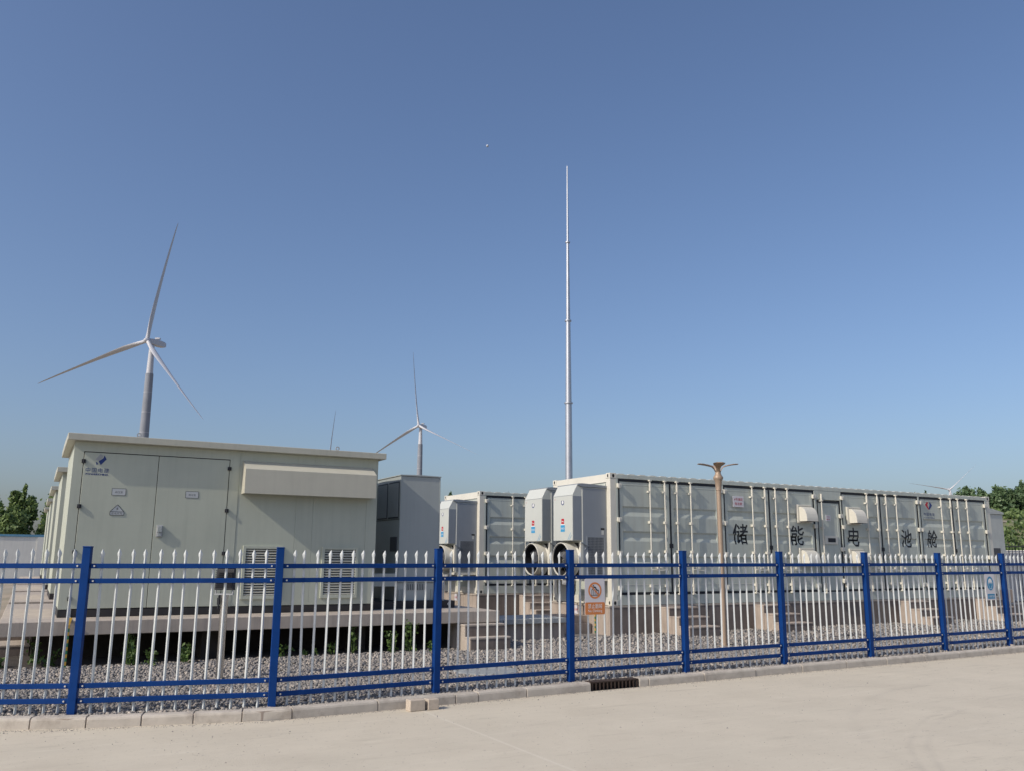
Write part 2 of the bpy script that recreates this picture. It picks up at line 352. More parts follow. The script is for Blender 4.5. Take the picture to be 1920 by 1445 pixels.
GD['P'] = ([18,171,18,0,42,0,42,74,68,74,111,88,125,122,112,156,71,171,42,149,71,149,94,140,100,123,92,103,70,96,42,96],[1,9,0,9,8,0,9,7,8,9,10,7,10,11,7,11,6,7,1,15,9,12,6,11,13,6,12,13,5,6,14,5,13,1,3,15,3,14,15,3,5,14,3,4,5,1,2,3])
GD['O'] = ([11,85,36,24,102,-2,170,24,195,85,170,147,103,173,36,147,37,85,55,132,103,150,150,132,169,85,150,39,103,20,55,39],[7,10,6,10,5,6,7,9,10,11,5,10,11,4,5,0,9,7,0,8,9,12,4,11,1,8,0,1,15,8,13,4,12,13,3,4,1,14,15,14,3,13,14,2,3,2,14,1])
GD['W'] = ([260,171,236,171,190,53,142,171,119,171,72,53,25,171,0,171,69,-2,74,-2,130,138,186,-2,191,-2],[8,6,7,8,5,6,5,3,4,5,10,3,10,2,3,2,0,1,2,12,0,5,9,10,11,2,10,8,9,5,11,12,2])
GD['E'] = ([116,171,19,171,19,0,118,0,118,22,43,22,43,75,113,75,113,97,43,97,43,149,116,149],[2,10,1,10,0,1,10,11,0,2,9,10,2,6,9,6,8,9,6,7,8,2,5,6,2,4,5,2,3,4])
GD['R'] = ([19,171,19,0,44,0,44,74,54,74,73,68,99,35,122,0,151,0,138,19,128,34,110,62,90,81,111,97,118,123,103,158,62,171,44,150,60,150,85,143,93,124,86,105,60,96,44,96],[1,17,0,17,16,0,17,15,16,17,18,15,18,19,15,19,14,15,1,23,17,20,14,19,21,14,20,21,13,14,22,13,21,22,12,13,1,3,23,3,22,23,3,12,22,3,4,12,4,11,12,1,2,3,5,11,4,6,11,5,6,10,11,7,10,6,7,9,10,7,8,9])
GD['C'] = ([164,159,133,169,106,173,38,147,12,83,34,27,104,-2,139,2,166,13,166,40,136,25,106,20,56,38,37,85,57,132,105,150,134,146,164,133],[3,1,2,3,0,1,3,15,0,15,16,0,16,17,0,3,14,15,4,14,3,4,13,14,4,12,13,5,12,4,10,8,9,5,11,12,6,11,5,11,8,10,6,8,11,6,7,8])
GD['H'] = ([163,171,139,171,139,96,43,96,43,171,19,171,19,0,43,0,43,74,139,74,139,0,163,0],[6,4,5,6,3,4,2,0,1,2,11,0,6,8,3,8,2,3,8,9,2,9,11,2,6,7,8,10,11,9])
GD['I'] = ([44,171,19,171,19,0,44,0],[2,0,1,2,3,0])
GD['N'] = ([177,171,154,171,154,39,38,171,19,171,19,0,42,0,42,131,156,0,177,0],[5,3,4,5,7,3,7,2,3,2,0,1,2,9,0,5,6,7,8,2,7,8,9,2])
GD['A'] = ([91,172,73,172,0,0,25,0,47,50,119,50,142,0,167,0,82,134,109,72,56,72],[2,0,1,2,8,0,8,7,0,2,10,8,9,7,8,2,4,10,4,9,10,4,5,9,5,7,9,2,3,4,6,7,5])
GD['高'] = ([24,89,24,-20,42,-20,42,73,208,73,208,0,203,-4,178,-4,184,-18,217,-16,226,0,226,89,70,59,70,-5,88,-5,88,7,177,7,177,59,88,45,160,45,160,21,88,21,72,140,180,140,180,117,72,117,53,154,53,103,199,103,199,154,110,207,118,184,15,184,15,168,234,168,234,184,138,184,128,211],[27,22,26,22,29,26,22,23,29,23,28,29,27,25,22,24,28,23,27,24,25,27,28,24,30,36,37,31,36,30,33,31,32,33,36,31,33,35,36,33,34,35,1,3,0,3,11,0,3,4,11,4,10,11,1,2,3,5,10,4,13,18,12,18,17,12,18,19,17,19,16,17,13,21,18,20,16,19,13,15,21,15,20,21,15,16,20,13,14,15,5,9,10,6,9,5,8,6,7,8,9,6])
GD['压'] = ([171,68,206,28,221,39,185,77,29,198,29,117,8,-10,24,-20,47,117,47,180,239,180,239,198,133,166,133,113,65,113,65,95,133,95,133,9,48,9,48,-9,238,-9,238,9,152,9,152,95,226,95,226,113,152,113,152,166],[5,9,4,9,11,4,9,10,11,5,8,9,13,27,12,13,26,27,6,8,5,6,7,8,15,13,14,15,26,13,15,25,26,15,24,25,16,24,15,17,23,16,23,24,16,17,22,23,0,2,3,1,2,0,19,17,18,19,22,17,19,21,22,19,20,21])
GD['室'] = ([37,54,37,38,115,38,115,4,15,4,15,-13,236,-13,236,4,135,4,135,38,214,38,214,54,135,54,135,80,115,80,115,54,48,76,187,89,201,73,215,83,166,129,152,120,173,103,76,96,118,132,209,132,209,148,43,148,43,132,93,132,59,102,42,93,109,207,119,188,18,188,18,144,36,144,36,171,214,171,214,144,233,144,233,188,140,188,127,213],[32,42,43,33,42,32,35,37,34,37,33,34,37,42,33,37,41,42,37,38,41,38,40,41,35,36,37,39,40,38,28,26,27,28,25,26,29,25,28,30,24,29,24,25,29,30,23,24,21,19,20,22,19,21,23,17,22,17,19,22,31,23,30,31,17,23,16,17,31,18,19,17,15,13,14,15,12,13,1,15,0,1,12,15,1,11,12,1,10,11,2,10,1,3,9,2,9,10,2,3,8,9,5,3,4,5,8,3,5,7,8,5,6,7])
GD['有'] = ([98,210,87,178,16,178,16,160,79,160,10,76,22,62,64,102,64,-20,82,-20,82,30,187,30,187,4,182,-2,145,-1,151,-19,195,-16,206,4,206,131,84,131,99,160,235,160,235,178,107,178,117,206,82,72,187,72,187,46,82,46,82,88,82,114,187,114,187,88],[1,24,0,1,23,24,3,1,2,3,23,1,3,22,23,3,21,22,4,21,3,5,20,4,20,21,4,5,19,20,5,30,19,30,18,19,30,31,18,31,17,18,5,7,30,7,29,30,32,17,31,5,6,7,8,29,7,8,25,29,25,32,29,25,26,32,26,17,32,8,28,25,27,17,26,8,10,28,10,27,28,10,11,27,11,17,27,8,9,10,12,17,11,13,17,12,13,16,17,15,13,14,15,16,13])
GD['危'] = ([82,177,146,177,130,151,62,151,78,211,9,128,23,114,42,130,42,102,8,-9,23,-21,61,102,61,133,235,133,235,151,151,151,172,185,159,194,155,193,92,193,99,207,87,109,87,13,128,-18,200,-18,240,30,222,37,200,-1,129,-1,105,13,105,93,183,93,176,52,167,50,140,51,145,35,176,34,191,41,202,102,202,109],[5,20,4,5,19,20,18,16,17,5,0,19,0,18,19,0,16,18,0,1,16,1,15,16,5,3,0,2,15,1,5,2,3,5,15,2,5,12,15,12,14,15,12,13,14,5,7,12,7,11,12,5,6,7,8,11,7,22,30,21,30,39,21,30,38,39,9,11,8,30,31,38,31,37,38,9,10,11,22,29,30,32,37,31,33,37,32,35,33,34,35,37,33,35,36,37,27,25,26,27,24,25,22,28,29,23,28,22,23,27,28,23,24,27])
GD['险'] = ([105,89,122,28,137,33,120,93,153,96,163,36,179,38,168,98,21,200,21,-19,38,-19,38,183,70,183,50,126,73,76,67,58,60,56,45,56,50,40,66,40,80,45,89,74,67,128,92,194,80,201,77,200,160,212,84,126,95,111,120,131,120,116,205,116,205,133,122,133,163,182,235,113,245,130,172,197,176,206,92,9,92,-8,239,-8,239,9,192,9,231,93,214,98,176,9],[27,38,26,27,37,38,25,23,24,9,11,8,11,25,8,11,23,25,27,34,37,34,36,37,11,12,23,12,22,23,9,10,11,13,22,12,27,33,34,35,36,34,27,29,33,29,32,33,29,31,32,27,28,29,30,31,29,13,21,22,14,21,13,4,6,7,46,44,45,5,6,4,46,43,44,0,2,3,1,2,0,15,21,14,15,20,21,16,20,15,18,16,17,18,20,16,18,19,20,40,46,39,40,43,46,40,42,43,40,41,42])
GD['储'] = ([73,187,101,151,114,161,85,196,118,134,118,117,166,117,111,74,123,60,141,72,141,-19,158,-19,158,-6,212,-6,212,-18,229,-18,229,90,163,90,188,117,240,117,240,134,202,134,238,197,221,202,204,169,204,182,175,182,175,210,158,210,158,182,125,182,125,166,158,166,158,134,175,166,203,166,181,134,175,134,158,35,212,35,212,9,158,9,158,50,158,75,212,75,212,50,87,-11,132,20,127,35,103,21,103,130,62,130,62,112,87,112,87,24,77,5,54,211,6,108,16,91,35,121,35,-19,51,-19,51,154,70,206],[57,63,56,29,27,28,29,26,27,57,62,63,24,22,23,24,21,22,0,2,3,1,2,0,31,29,30,31,26,29,31,25,26,31,24,25,31,32,24,32,34,24,34,35,24,35,21,24,33,34,32,33,37,34,36,21,35,57,59,62,59,61,62,5,33,4,5,37,33,5,36,37,5,21,36,5,20,21,5,19,20,52,50,51,52,53,50,53,49,50,57,58,59,60,61,59,6,19,5,7,18,6,18,19,6,7,17,18,54,49,53,7,16,17,7,43,16,43,44,16,44,15,16,7,9,43,9,42,43,45,15,44,8,9,7,10,42,9,10,38,42,38,45,42,38,39,45,39,15,45,10,41,38,40,15,39,49,47,48,55,49,54,55,47,49,55,46,47,10,12,41,12,40,41,12,13,40,13,15,40,10,11,12,14,15,13])
GD['能'] = ([21,138,104,147,109,133,126,141,93,195,78,189,96,161,41,158,72,205,52,211,26,166,15,156,96,105,96,84,43,84,43,105,25,121,25,-20,43,-20,43,31,96,31,96,2,92,-2,66,-2,72,-19,106,-16,114,2,114,121,43,69,96,69,96,46,43,46,215,191,156,168,156,210,138,210,138,127,168,100,211,100,239,139,222,146,209,117,170,117,156,127,156,152,227,177,218,80,156,53,156,93,138,93,138,9,169,-18,212,-18,241,25,224,32,211,-1,170,-1,156,9,156,38,230,66],[17,15,16,15,27,16,15,12,27,12,26,27,17,14,15,13,26,12,17,28,14,28,13,14,28,29,13,29,26,13,17,31,28,30,26,29,17,19,31,19,30,31,19,20,30,20,26,30,17,18,19,21,26,20,22,26,21,22,25,26,24,22,23,24,25,22,36,34,35,36,33,34,33,45,32,33,44,45,36,44,33,36,43,44,41,39,40,41,38,39,36,42,43,37,42,36,37,41,42,37,38,41,50,48,49,50,47,48,47,59,46,47,58,59,50,58,47,50,57,58,55,53,54,55,52,53,51,57,50,51,56,57,51,55,56,51,52,55,10,8,9,10,7,8,5,3,4,6,3,5,11,7,10,7,1,6,1,3,6,11,1,7,0,1,11,2,3,1])
GD['池'] = ([10,125,55,99,65,114,20,139,23,194,70,166,80,182,34,207,18,-4,35,-16,78,65,64,77,99,186,99,119,69,107,76,90,99,99,99,18,138,-17,204,-17,241,29,223,37,203,0,139,0,118,18,118,106,154,121,154,36,173,36,173,128,212,143,209,70,201,63,181,63,186,46,212,47,227,66,230,158,231,161,217,167,214,164,212,162,173,147,173,210,154,210,154,140,118,126,118,186],[45,43,44,45,42,43,4,6,7,5,6,4,13,47,12,13,46,47,40,38,39,41,38,40,42,38,41,42,37,38,42,30,37,30,36,37,45,30,42,45,29,30,31,36,30,46,29,45,46,26,29,26,28,29,13,26,46,13,25,26,27,28,26,14,25,13,15,16,14,16,25,14,16,24,25,17,24,16,8,10,11,32,36,31,32,35,36,8,9,10,34,32,33,34,35,32,22,20,21,22,19,20,18,24,17,18,23,24,18,22,23,18,19,22,0,2,3,1,2,0])
GD['舱'] = ([176,182,215,122,133,122,170,212,106,123,117,107,133,13,163,-15,208,-15,237,31,221,38,207,2,165,2,151,13,151,106,199,106,193,59,186,57,159,58,163,43,193,43,208,49,216,116,216,121,230,108,243,122,184,199,187,207,52,148,66,113,79,118,64,153,51,71,69,33,82,38,63,76,88,164,88,101,44,101,44,164,10,101,10,85,28,85,9,-12,23,-21,44,85,88,85,88,3,84,-1,61,-1,67,-17,97,-14,105,3,105,179,66,179,76,207,57,211,49,179,28,179,28,101],[57,55,56,57,54,55,59,39,58,39,57,58,39,54,57,39,53,54,39,36,53,36,52,53,59,38,39,37,52,36,28,30,31,29,30,28,41,59,40,41,38,59,41,37,38,41,42,37,42,45,37,45,46,37,46,52,37,43,45,42,43,44,45,47,52,46,32,34,35,33,34,32,48,52,47,48,51,52,50,48,49,50,51,48,4,27,3,4,26,27,4,0,26,0,25,26,4,2,0,1,25,0,5,2,4,2,25,1,2,23,25,23,24,25,6,14,2,14,23,2,14,22,23,14,15,22,15,21,22,6,13,14,16,21,15,17,21,16,19,17,18,19,21,17,19,20,21,11,9,10,11,8,9,7,13,6,7,12,13,7,11,12,7,8,11])
GD['4'] = ([100,173,89,173,3,67,3,56,75,56,75,0,100,0,100,56,118,56,118,78,100,78,75,127,75,78,36,78],[2,0,1,2,11,0,11,10,0,2,13,11,12,10,11,2,12,13,2,10,12,2,9,10,2,8,9,3,8,2,4,8,3,5,7,4,7,8,4,5,6,7])
GD['号'] = ([16,110,16,93,67,93,51,48,182,48,166,0,154,-3,111,-1,118,-19,160,-19,182,-13,203,56,204,65,79,65,88,93,233,93,233,110,65,183,184,183,184,149,65,149,46,200,46,133,204,133,204,200],[22,17,21,17,24,21,17,18,24,18,23,24,22,20,17,19,23,18,22,19,20,22,23,19,1,16,0,1,15,16,2,15,1,3,14,2,14,15,2,3,13,14,3,12,13,3,11,12,3,4,11,4,10,11,5,10,4,6,10,5,8,6,7,8,10,6,8,9,10])
GD['禁'] = ([61,210,61,185,19,185,19,169,55,169,9,121,21,108,61,151,61,106,78,106,78,151,107,127,117,140,78,167,78,169,113,169,113,185,78,185,78,210,169,210,169,185,125,185,125,169,162,169,114,122,125,109,169,154,169,106,187,106,187,153,228,109,240,122,192,169,231,169,231,185,187,185,187,210,165,27,216,-16,232,-6,180,36,62,36,14,-5,29,-17,80,30,16,61,16,45,117,45,117,0,112,-4,78,-4,84,-20,125,-18,136,0,136,45,235,45,235,61,45,97,45,81,209,81,209,97],[46,56,45,46,55,56,47,55,46,48,54,47,54,55,47,48,53,54,37,39,40,42,44,41,42,43,44,38,39,37,49,53,48,49,52,53,51,49,50,51,52,49,58,60,57,58,59,60,1,18,0,1,17,18,20,36,19,20,35,36,3,1,2,3,17,1,3,16,17,3,15,16,22,20,21,22,35,20,22,34,35,22,33,34,4,15,3,5,14,4,14,15,4,5,13,14,23,33,22,24,32,23,32,33,23,24,26,32,26,29,32,29,31,32,5,7,13,7,10,13,10,12,13,24,25,26,27,29,26,27,28,29,30,31,29,5,6,7,8,10,7,8,9,10,11,12,10])
GD['止'] = ([47,155,47,11,12,11,12,-8,237,-8,237,11,144,11,144,108,226,108,226,126,144,126,144,209,125,209,125,11,66,11,66,155],[13,11,12,13,10,11,1,15,0,1,14,15,13,7,10,7,9,10,7,8,9,13,6,7,3,1,2,3,14,1,3,13,14,3,6,13,3,5,6,3,4,5])
GD['翻'] = ([184,155,200,105,213,109,196,158,181,53,190,40,217,70,217,2,213,-3,191,-2,196,-19,225,-16,233,2,233,198,183,198,183,182,217,182,217,91,128,154,144,104,157,109,140,158,101,184,87,150,78,150,78,188,120,195,110,208,14,196,18,183,62,187,62,150,12,150,12,135,56,135,9,92,17,75,21,78,21,-20,36,-20,36,-6,102,-6,102,-17,118,-17,118,80,24,80,62,121,62,85,78,85,78,122,115,89,125,104,81,135,121,135,121,150,101,150,115,180,25,178,35,150,48,154,38,181,63,31,63,10,36,10,36,31,77,31,102,31,102,10,77,10,63,45,36,45,36,65,63,65,77,45,77,65,102,65,102,45,123,50,132,37,162,70,162,2,158,-3,137,-3,142,-19,170,-16,177,2,177,198,128,198,128,182,162,182,162,91],[28,26,27,88,86,87,88,89,86,89,85,86,29,26,28,29,25,26,29,30,25,30,24,25,31,24,30,23,56,22,90,85,89,57,59,60,23,55,56,58,59,57,18,20,21,19,20,18,33,31,32,33,24,31,33,23,24,33,55,23,33,54,55,33,53,54,34,53,33,35,52,34,52,53,34,35,46,52,46,49,52,49,51,52,46,48,49,50,51,49,35,45,46,47,48,46,36,45,35,77,79,90,79,85,90,36,37,45,37,44,45,37,75,44,75,43,44,38,71,37,71,75,37,77,78,79,80,85,79,38,70,71,72,75,71,69,74,72,74,75,72,69,73,74,76,43,75,38,64,70,64,69,70,64,73,69,64,76,73,64,61,76,61,65,76,65,66,76,66,43,76,38,63,64,62,65,61,62,68,65,67,43,66,38,40,63,40,62,63,40,68,62,40,67,68,40,41,67,41,43,67,81,85,80,81,84,85,83,81,82,83,84,81,38,39,40,42,43,41,15,13,14,15,16,13,16,12,13,17,12,16,0,2,3,1,2,0,4,6,17,6,12,17,4,5,6,7,12,6,8,12,7,8,11,12,10,8,9,10,11,8])
GD['越'] = ([197,201,222,170,235,178,210,208,25,97,7,-8,19,-19,37,32,143,-14,235,-14,243,5,143,5,80,14,80,62,115,62,115,79,80,79,80,114,119,114,119,131,76,131,76,163,114,163,114,179,76,179,76,210,59,210,59,179,20,179,20,163,59,163,59,131,11,131,11,114,63,114,63,25,41,64,41,96,122,35,175,69,171,83,142,68,142,151,175,151,186,65,141,24,152,11,192,46,219,17,241,62,228,71,221,34,204,62,235,131,220,135,199,84,191,151,240,151,240,167,191,167,190,210,173,210,174,167,125,167,125,70,114,52],[27,25,26,27,24,25,62,60,61,62,59,60,0,2,3,1,2,0,29,27,28,29,24,27,29,23,24,29,22,23,64,42,63,42,62,63,42,59,62,42,58,59,42,57,58,30,22,29,31,21,30,21,22,30,31,20,21,64,41,42,43,57,42,44,56,43,56,57,43,44,55,56,55,53,54,55,52,53,33,31,32,33,20,31,33,19,20,33,18,19,34,18,33,35,17,34,17,18,34,35,16,17,5,37,4,5,36,37,44,52,55,41,39,40,35,13,16,13,15,16,13,14,15,51,49,50,65,41,64,41,38,39,65,38,41,45,52,44,5,7,36,7,35,36,35,12,13,45,47,52,47,51,52,51,48,49,45,46,47,48,51,47,5,6,7,8,12,7,12,35,7,8,11,12,11,9,10,8,9,11])
GD['o'] = ([68,115,26,98,9,57,26,15,68,-2,112,14,129,57,112,98,68,95,95,84,106,57,96,28,68,18,42,29,32,57,42,84],[1,7,0,1,8,7,8,9,7,9,6,7,2,15,1,15,8,1,2,14,15,10,6,9,3,14,2,3,13,14,10,5,6,11,5,10,3,12,13,12,5,11,3,5,12,4,5,3])
GD['l'] = ([39,171,16,171,16,0,39,0],[2,0,1,2,3,0])
GD['i'] = ([41,146,37,156,28,160,18,156,14,146,18,137,28,133,37,137,39,112,16,112,16,0,39,0],[10,8,9,10,11,8,3,1,2,4,1,3,4,0,1,5,0,4,5,7,0,6,7,5])
GD['m'] = ([15,112,15,0,37,0,37,82,50,93,65,96,79,90,85,70,85,0,108,0,108,82,120,92,133,96,149,89,156,70,156,0,178,0,178,71,168,102,141,115,120,109,103,94,89,109,70,115,54,110,37,98,37,112],[24,22,23,20,18,19,1,26,0,1,25,26,25,22,24,25,21,22,21,18,20,21,12,18,12,13,18,13,17,18,1,3,25,3,4,25,4,5,25,5,21,25,6,21,5,21,11,12,6,11,21,6,10,11,7,10,6,14,17,13,1,2,3,7,9,10,14,16,17,8,9,7,15,16,14])
GD['b'] = ([37,171,15,171,15,6,34,0,57,-2,101,14,117,59,103,99,68,115,52,112,37,104,37,83,50,92,62,95,85,84,94,55,84,29,60,19,48,20,37,22],[2,0,1,2,10,0,9,7,8,10,7,9,2,11,10,11,12,10,12,13,10,13,7,10,13,14,7,14,6,7,15,6,14,2,19,11,15,5,6,16,5,15,17,5,16,2,18,19,2,17,18,2,5,17,2,4,5,3,4,2])
GD['n'] = ([38,112,15,112,15,0,38,0,38,81,52,93,66,97,82,89,88,70,88,0,110,0,110,69,99,103,72,115,53,110,38,98],[14,12,13,2,0,1,2,15,0,15,12,14,15,6,12,6,7,12,7,11,12,2,4,15,4,5,15,5,6,15,8,11,7,2,3,4,9,11,8,9,10,11])
GD['g'] = ([105,112,59,112,23,102,10,73,12,62,16,53,24,44,35,38,22,32,17,22,20,15,28,8,7,-4,0,-24,15,-48,52,-58,91,-48,105,-22,98,-3,72,10,47,16,38,24,55,34,84,45,91,56,94,71,91,83,82,95,105,95,74,73,68,58,53,52,36,58,30,73,37,87,52,93,68,87,83,-24,75,-35,52,-40,29,-35,21,-23,28,-10,47,-6,70,-9],[2,0,1,2,28,0,3,34,2,34,35,2,35,27,2,27,28,2,35,26,27,36,26,35,29,26,36,3,33,34,29,25,26,4,33,3,30,25,29,4,32,33,30,24,25,5,32,4,31,24,30,5,31,32,31,23,24,6,31,5,6,23,31,6,22,23,7,22,6,8,22,7,8,21,22,9,21,8,9,20,21,10,20,9,10,19,20,11,19,10,11,18,19,12,18,11,12,43,18,43,44,18,44,17,18,13,42,12,42,43,12,37,17,44,13,41,42,37,16,17,13,40,41,14,40,13,38,16,37,14,39,40,39,16,38,14,16,39,15,16,14])
GD['必'] = ([78,196,141,148,153,163,90,209,37,135,8,52,26,44,55,130,185,118,225,37,243,46,202,126,198,195,97,66,97,149,77,149,77,51,8,10,20,-5,77,28,77,15,112,-18,163,-18,199,41,181,49,162,1,114,1,97,15,97,42,217,188],[0,2,3,1,2,0,13,29,12,13,28,29,16,14,15,16,13,14,5,7,4,5,6,7,8,10,11,9,10,8,16,28,13,17,28,16,25,23,24,17,19,28,19,27,28,25,22,23,17,18,19,20,27,19,21,27,20,21,26,27,21,25,26,21,22,25])
GD['须'] = ([68,206,15,157,28,144,86,199,156,122,156,72,87,-7,99,-21,174,72,174,122,172,23,231,-20,241,-5,182,36,75,139,14,87,27,74,92,132,80,68,10,3,23,-11,97,62,107,157,107,38,125,38,125,139,203,139,203,38,223,38,223,157,164,157,173,181,234,181,234,199,95,199,95,181,152,181,145,157],[35,33,34,35,32,33,36,32,35,37,31,36,31,32,36,37,30,31,23,25,22,25,37,22,25,30,37,25,29,30,25,26,29,26,28,29,15,17,14,23,24,25,27,28,26,15,16,17,5,9,4,5,8,9,6,8,5,6,7,8,19,21,18,19,20,21,10,12,13,11,12,10,1,3,0,1,2,3])
GD['戴'] = ([176,195,208,164,222,175,189,205,86,11,113,-17,128,-9,101,18,53,19,16,-11,30,-22,70,14,41,98,74,98,74,84,41,84,90,98,123,98,123,84,90,84,41,121,74,121,74,108,41,108,90,121,123,121,123,108,90,108,21,61,21,49,52,49,52,35,12,35,12,21,148,21,148,35,112,35,112,49,143,49,143,61,112,61,112,73,139,73,139,132,25,132,25,73,52,73,52,61,68,73,96,73,96,61,68,61,205,126,185,54,172,144,234,144,234,159,171,159,170,210,152,210,153,159,92,159,92,175,139,175,139,190,92,190,92,210,73,210,73,190,26,190,26,175,73,175,73,159,11,159,11,144,154,144,172,32,131,-5,144,-19,180,12,214,-20,239,21,225,30,216,-2,192,29,223,122,68,35,68,49,96,49,96,35],[68,66,67,68,65,66,60,58,59,60,57,58,0,2,3,1,2,0,70,68,69,70,65,68,70,64,65,70,63,64,71,63,70,72,62,71,62,63,71,72,61,62,74,72,73,74,61,72,74,60,61,74,57,60,74,56,57,74,55,56,75,55,74,76,54,75,54,55,75,76,53,54,45,20,44,20,43,44,20,21,43,21,24,43,24,25,43,25,42,43,53,85,52,53,84,85,45,23,20,22,24,21,22,27,24,26,42,25,45,12,23,12,22,23,12,27,22,12,26,27,12,13,26,13,16,26,16,17,26,17,42,26,45,15,12,14,16,13,14,19,16,18,42,17,45,14,15,45,19,14,45,18,19,45,42,18,46,42,45,47,48,46,48,42,46,47,51,48,49,42,48,50,41,49,41,42,49,50,40,41,29,47,28,29,51,47,29,50,51,29,40,50,29,39,40,29,38,39,76,84,53,30,38,29,31,87,30,87,38,30,31,86,87,88,38,87,89,37,88,37,38,88,89,36,37,33,31,32,33,86,31,33,89,86,33,36,89,33,35,36,33,34,35,77,84,76,83,81,82,77,79,84,79,83,84,83,80,81,9,11,8,4,6,7,9,10,11,77,78,79,80,83,79,5,6,4])
GD['安'] = ([104,206,115,181,23,181,23,131,42,131,42,164,207,164,207,131,227,131,227,181,137,181,123,211,164,95,131,45,78,64,97,95,75,95,48,56,114,31,21,-2,33,-19,134,23,213,-18,229,-2,150,37,186,95,234,95,234,112,108,112,126,149,105,153,85,112,17,112,17,95],[0,10,11,1,10,0,3,5,2,5,1,2,5,10,1,5,9,10,5,6,9,6,8,9,3,4,5,7,8,6,31,29,30,31,28,29,33,31,32,33,28,31,33,27,28,33,26,27,16,26,33,17,15,16,15,26,16,17,14,15,12,26,15,13,25,12,25,26,12,13,24,25,17,13,14,18,13,17,18,24,13,18,23,24,19,21,18,21,23,18,19,20,21,22,23,21])
GD['全'] = ([123,213,7,116,20,100,49,117,49,101,115,101,115,62,51,62,51,45,115,45,115,4,19,4,19,-13,232,-13,232,4,135,4,135,45,202,45,202,62,135,62,135,101,202,101,202,118,231,99,244,115,136,199,140,205,50,118,125,185],[1,26,0,1,25,26,1,28,25,28,24,25,1,27,28,22,24,28,1,3,27,3,22,27,3,21,22,23,24,22,1,2,3,4,21,3,5,21,4,6,20,5,20,21,5,6,19,20,8,6,7,8,19,6,8,18,19,8,17,18,9,17,8,10,16,9,16,17,9,10,15,16,12,10,11,12,15,10,12,14,15,12,13,14])
GD['帽'] = ([136,56,209,56,209,37,136,37,136,70,136,87,209,87,209,70,136,23,209,23,209,4,136,4,119,102,119,-20,136,-20,136,-11,209,-11,209,-20,227,-20,227,102,112,201,112,116,129,116,129,186,215,186,215,116,233,116,233,201,137,167,137,153,208,153,208,167,137,134,137,121,208,121,208,134,16,163,16,32,31,32,31,146,49,146,49,-20,66,-20,66,146,85,146,85,53,83,50,70,50,75,34,94,37,99,52,99,163,66,163,66,210,49,210,49,163],[21,23,20,23,27,20,23,24,27,24,26,27,21,22,23,25,26,24,29,31,28,29,30,31,33,35,32,33,34,35,55,53,54,55,52,53,37,39,36,39,55,36,39,52,55,39,51,52,39,40,51,40,43,51,43,44,51,44,50,51,37,38,39,41,43,40,41,42,43,45,50,44,46,50,45,46,49,50,48,46,47,48,49,46,13,5,12,5,19,12,5,6,19,6,18,19,13,4,5,7,18,6,13,0,4,0,7,4,0,1,7,1,18,7,13,3,0,2,18,1,13,8,3,8,2,3,8,9,2,9,18,2,13,11,8,10,18,9,13,15,11,15,10,11,15,16,10,16,18,10,13,14,15,17,18,16])
GD['火'] = ([53,160,21,89,39,80,71,154,208,160,175,88,190,81,228,152,131,113,130,113,135,207,115,207,13,-5,26,-20,123,80,228,-19,241,-2],[12,10,11,12,9,10,1,3,0,5,7,4,1,2,3,5,6,7,9,16,8,12,14,9,14,16,9,12,13,14,15,16,14])
GD['小'] = ([176,143,224,30,244,39,194,150,116,207,116,6,109,-1,68,-1,75,-20,124,-16,136,6,136,207,51,148,8,45,26,35,72,144],[5,11,4,5,10,11,13,15,12,13,14,15,6,10,5,6,9,10,8,6,7,8,9,6,0,2,3,1,2,0])
GD['心'] = ([34,122,11,27,30,19,52,118,74,140,74,16,109,-16,159,-16,196,46,178,55,159,2,110,2,93,16,93,140,190,121,223,26,242,34,208,128,86,189,153,132,166,146,98,201],[18,20,21,19,20,18,5,13,4,5,12,13,14,16,17,15,16,14,10,8,9,10,7,8,6,12,5,6,11,12,6,10,11,6,7,10,1,3,0,1,2,3])
GD['触'] = ([168,209,168,162,127,162,127,68,168,68,168,15,119,9,122,-9,219,4,226,-19,242,-13,214,54,199,49,213,20,187,17,187,68,229,68,229,162,187,162,187,209,143,146,169,146,169,84,143,84,186,146,213,146,213,84,186,84,64,132,64,102,42,102,42,132,78,132,100,132,100,102,78,102,41,147,53,173,84,173,72,147,48,210,8,131,23,119,27,124,27,80,9,-12,23,-20,41,43,64,43,64,-13,78,-13,78,43,100,43,100,2,97,-2,83,-2,88,-17,109,-14,115,1,115,147,90,147,106,182,95,189,92,188,59,188,65,207,64,88,64,58,42,58,42,80,42,88,78,88,100,88,100,58,78,58],[41,65,40,41,64,65,63,61,62,41,37,64,37,63,64,37,61,63,37,38,61,38,60,61,41,36,37,39,60,38,41,39,36,41,60,39,41,59,60,41,31,59,31,28,59,28,32,59,32,33,59,33,58,59,41,43,31,43,30,31,29,32,28,29,35,32,34,58,33,42,43,41,44,30,43,44,29,30,44,70,29,70,35,29,70,34,35,70,66,34,66,71,34,71,72,34,72,58,34,44,69,70,67,71,66,67,74,71,73,58,72,45,69,44,45,68,69,45,47,68,47,67,68,47,74,67,47,73,74,47,51,73,51,52,73,52,58,73,45,46,47,48,51,47,49,51,48,49,50,51,53,58,52,54,58,53,54,57,58,56,54,55,56,57,54,1,19,0,1,18,19,3,20,2,20,1,2,20,18,1,20,17,18,20,21,17,21,24,17,24,25,17,25,16,17,3,23,20,22,24,21,22,27,24,26,16,25,3,22,23,3,27,22,3,26,27,3,16,26,4,16,3,5,15,4,15,16,4,5,14,15,12,10,11,13,10,12,14,8,13,8,10,13,5,8,14,6,8,5,7,8,6,9,10,8])
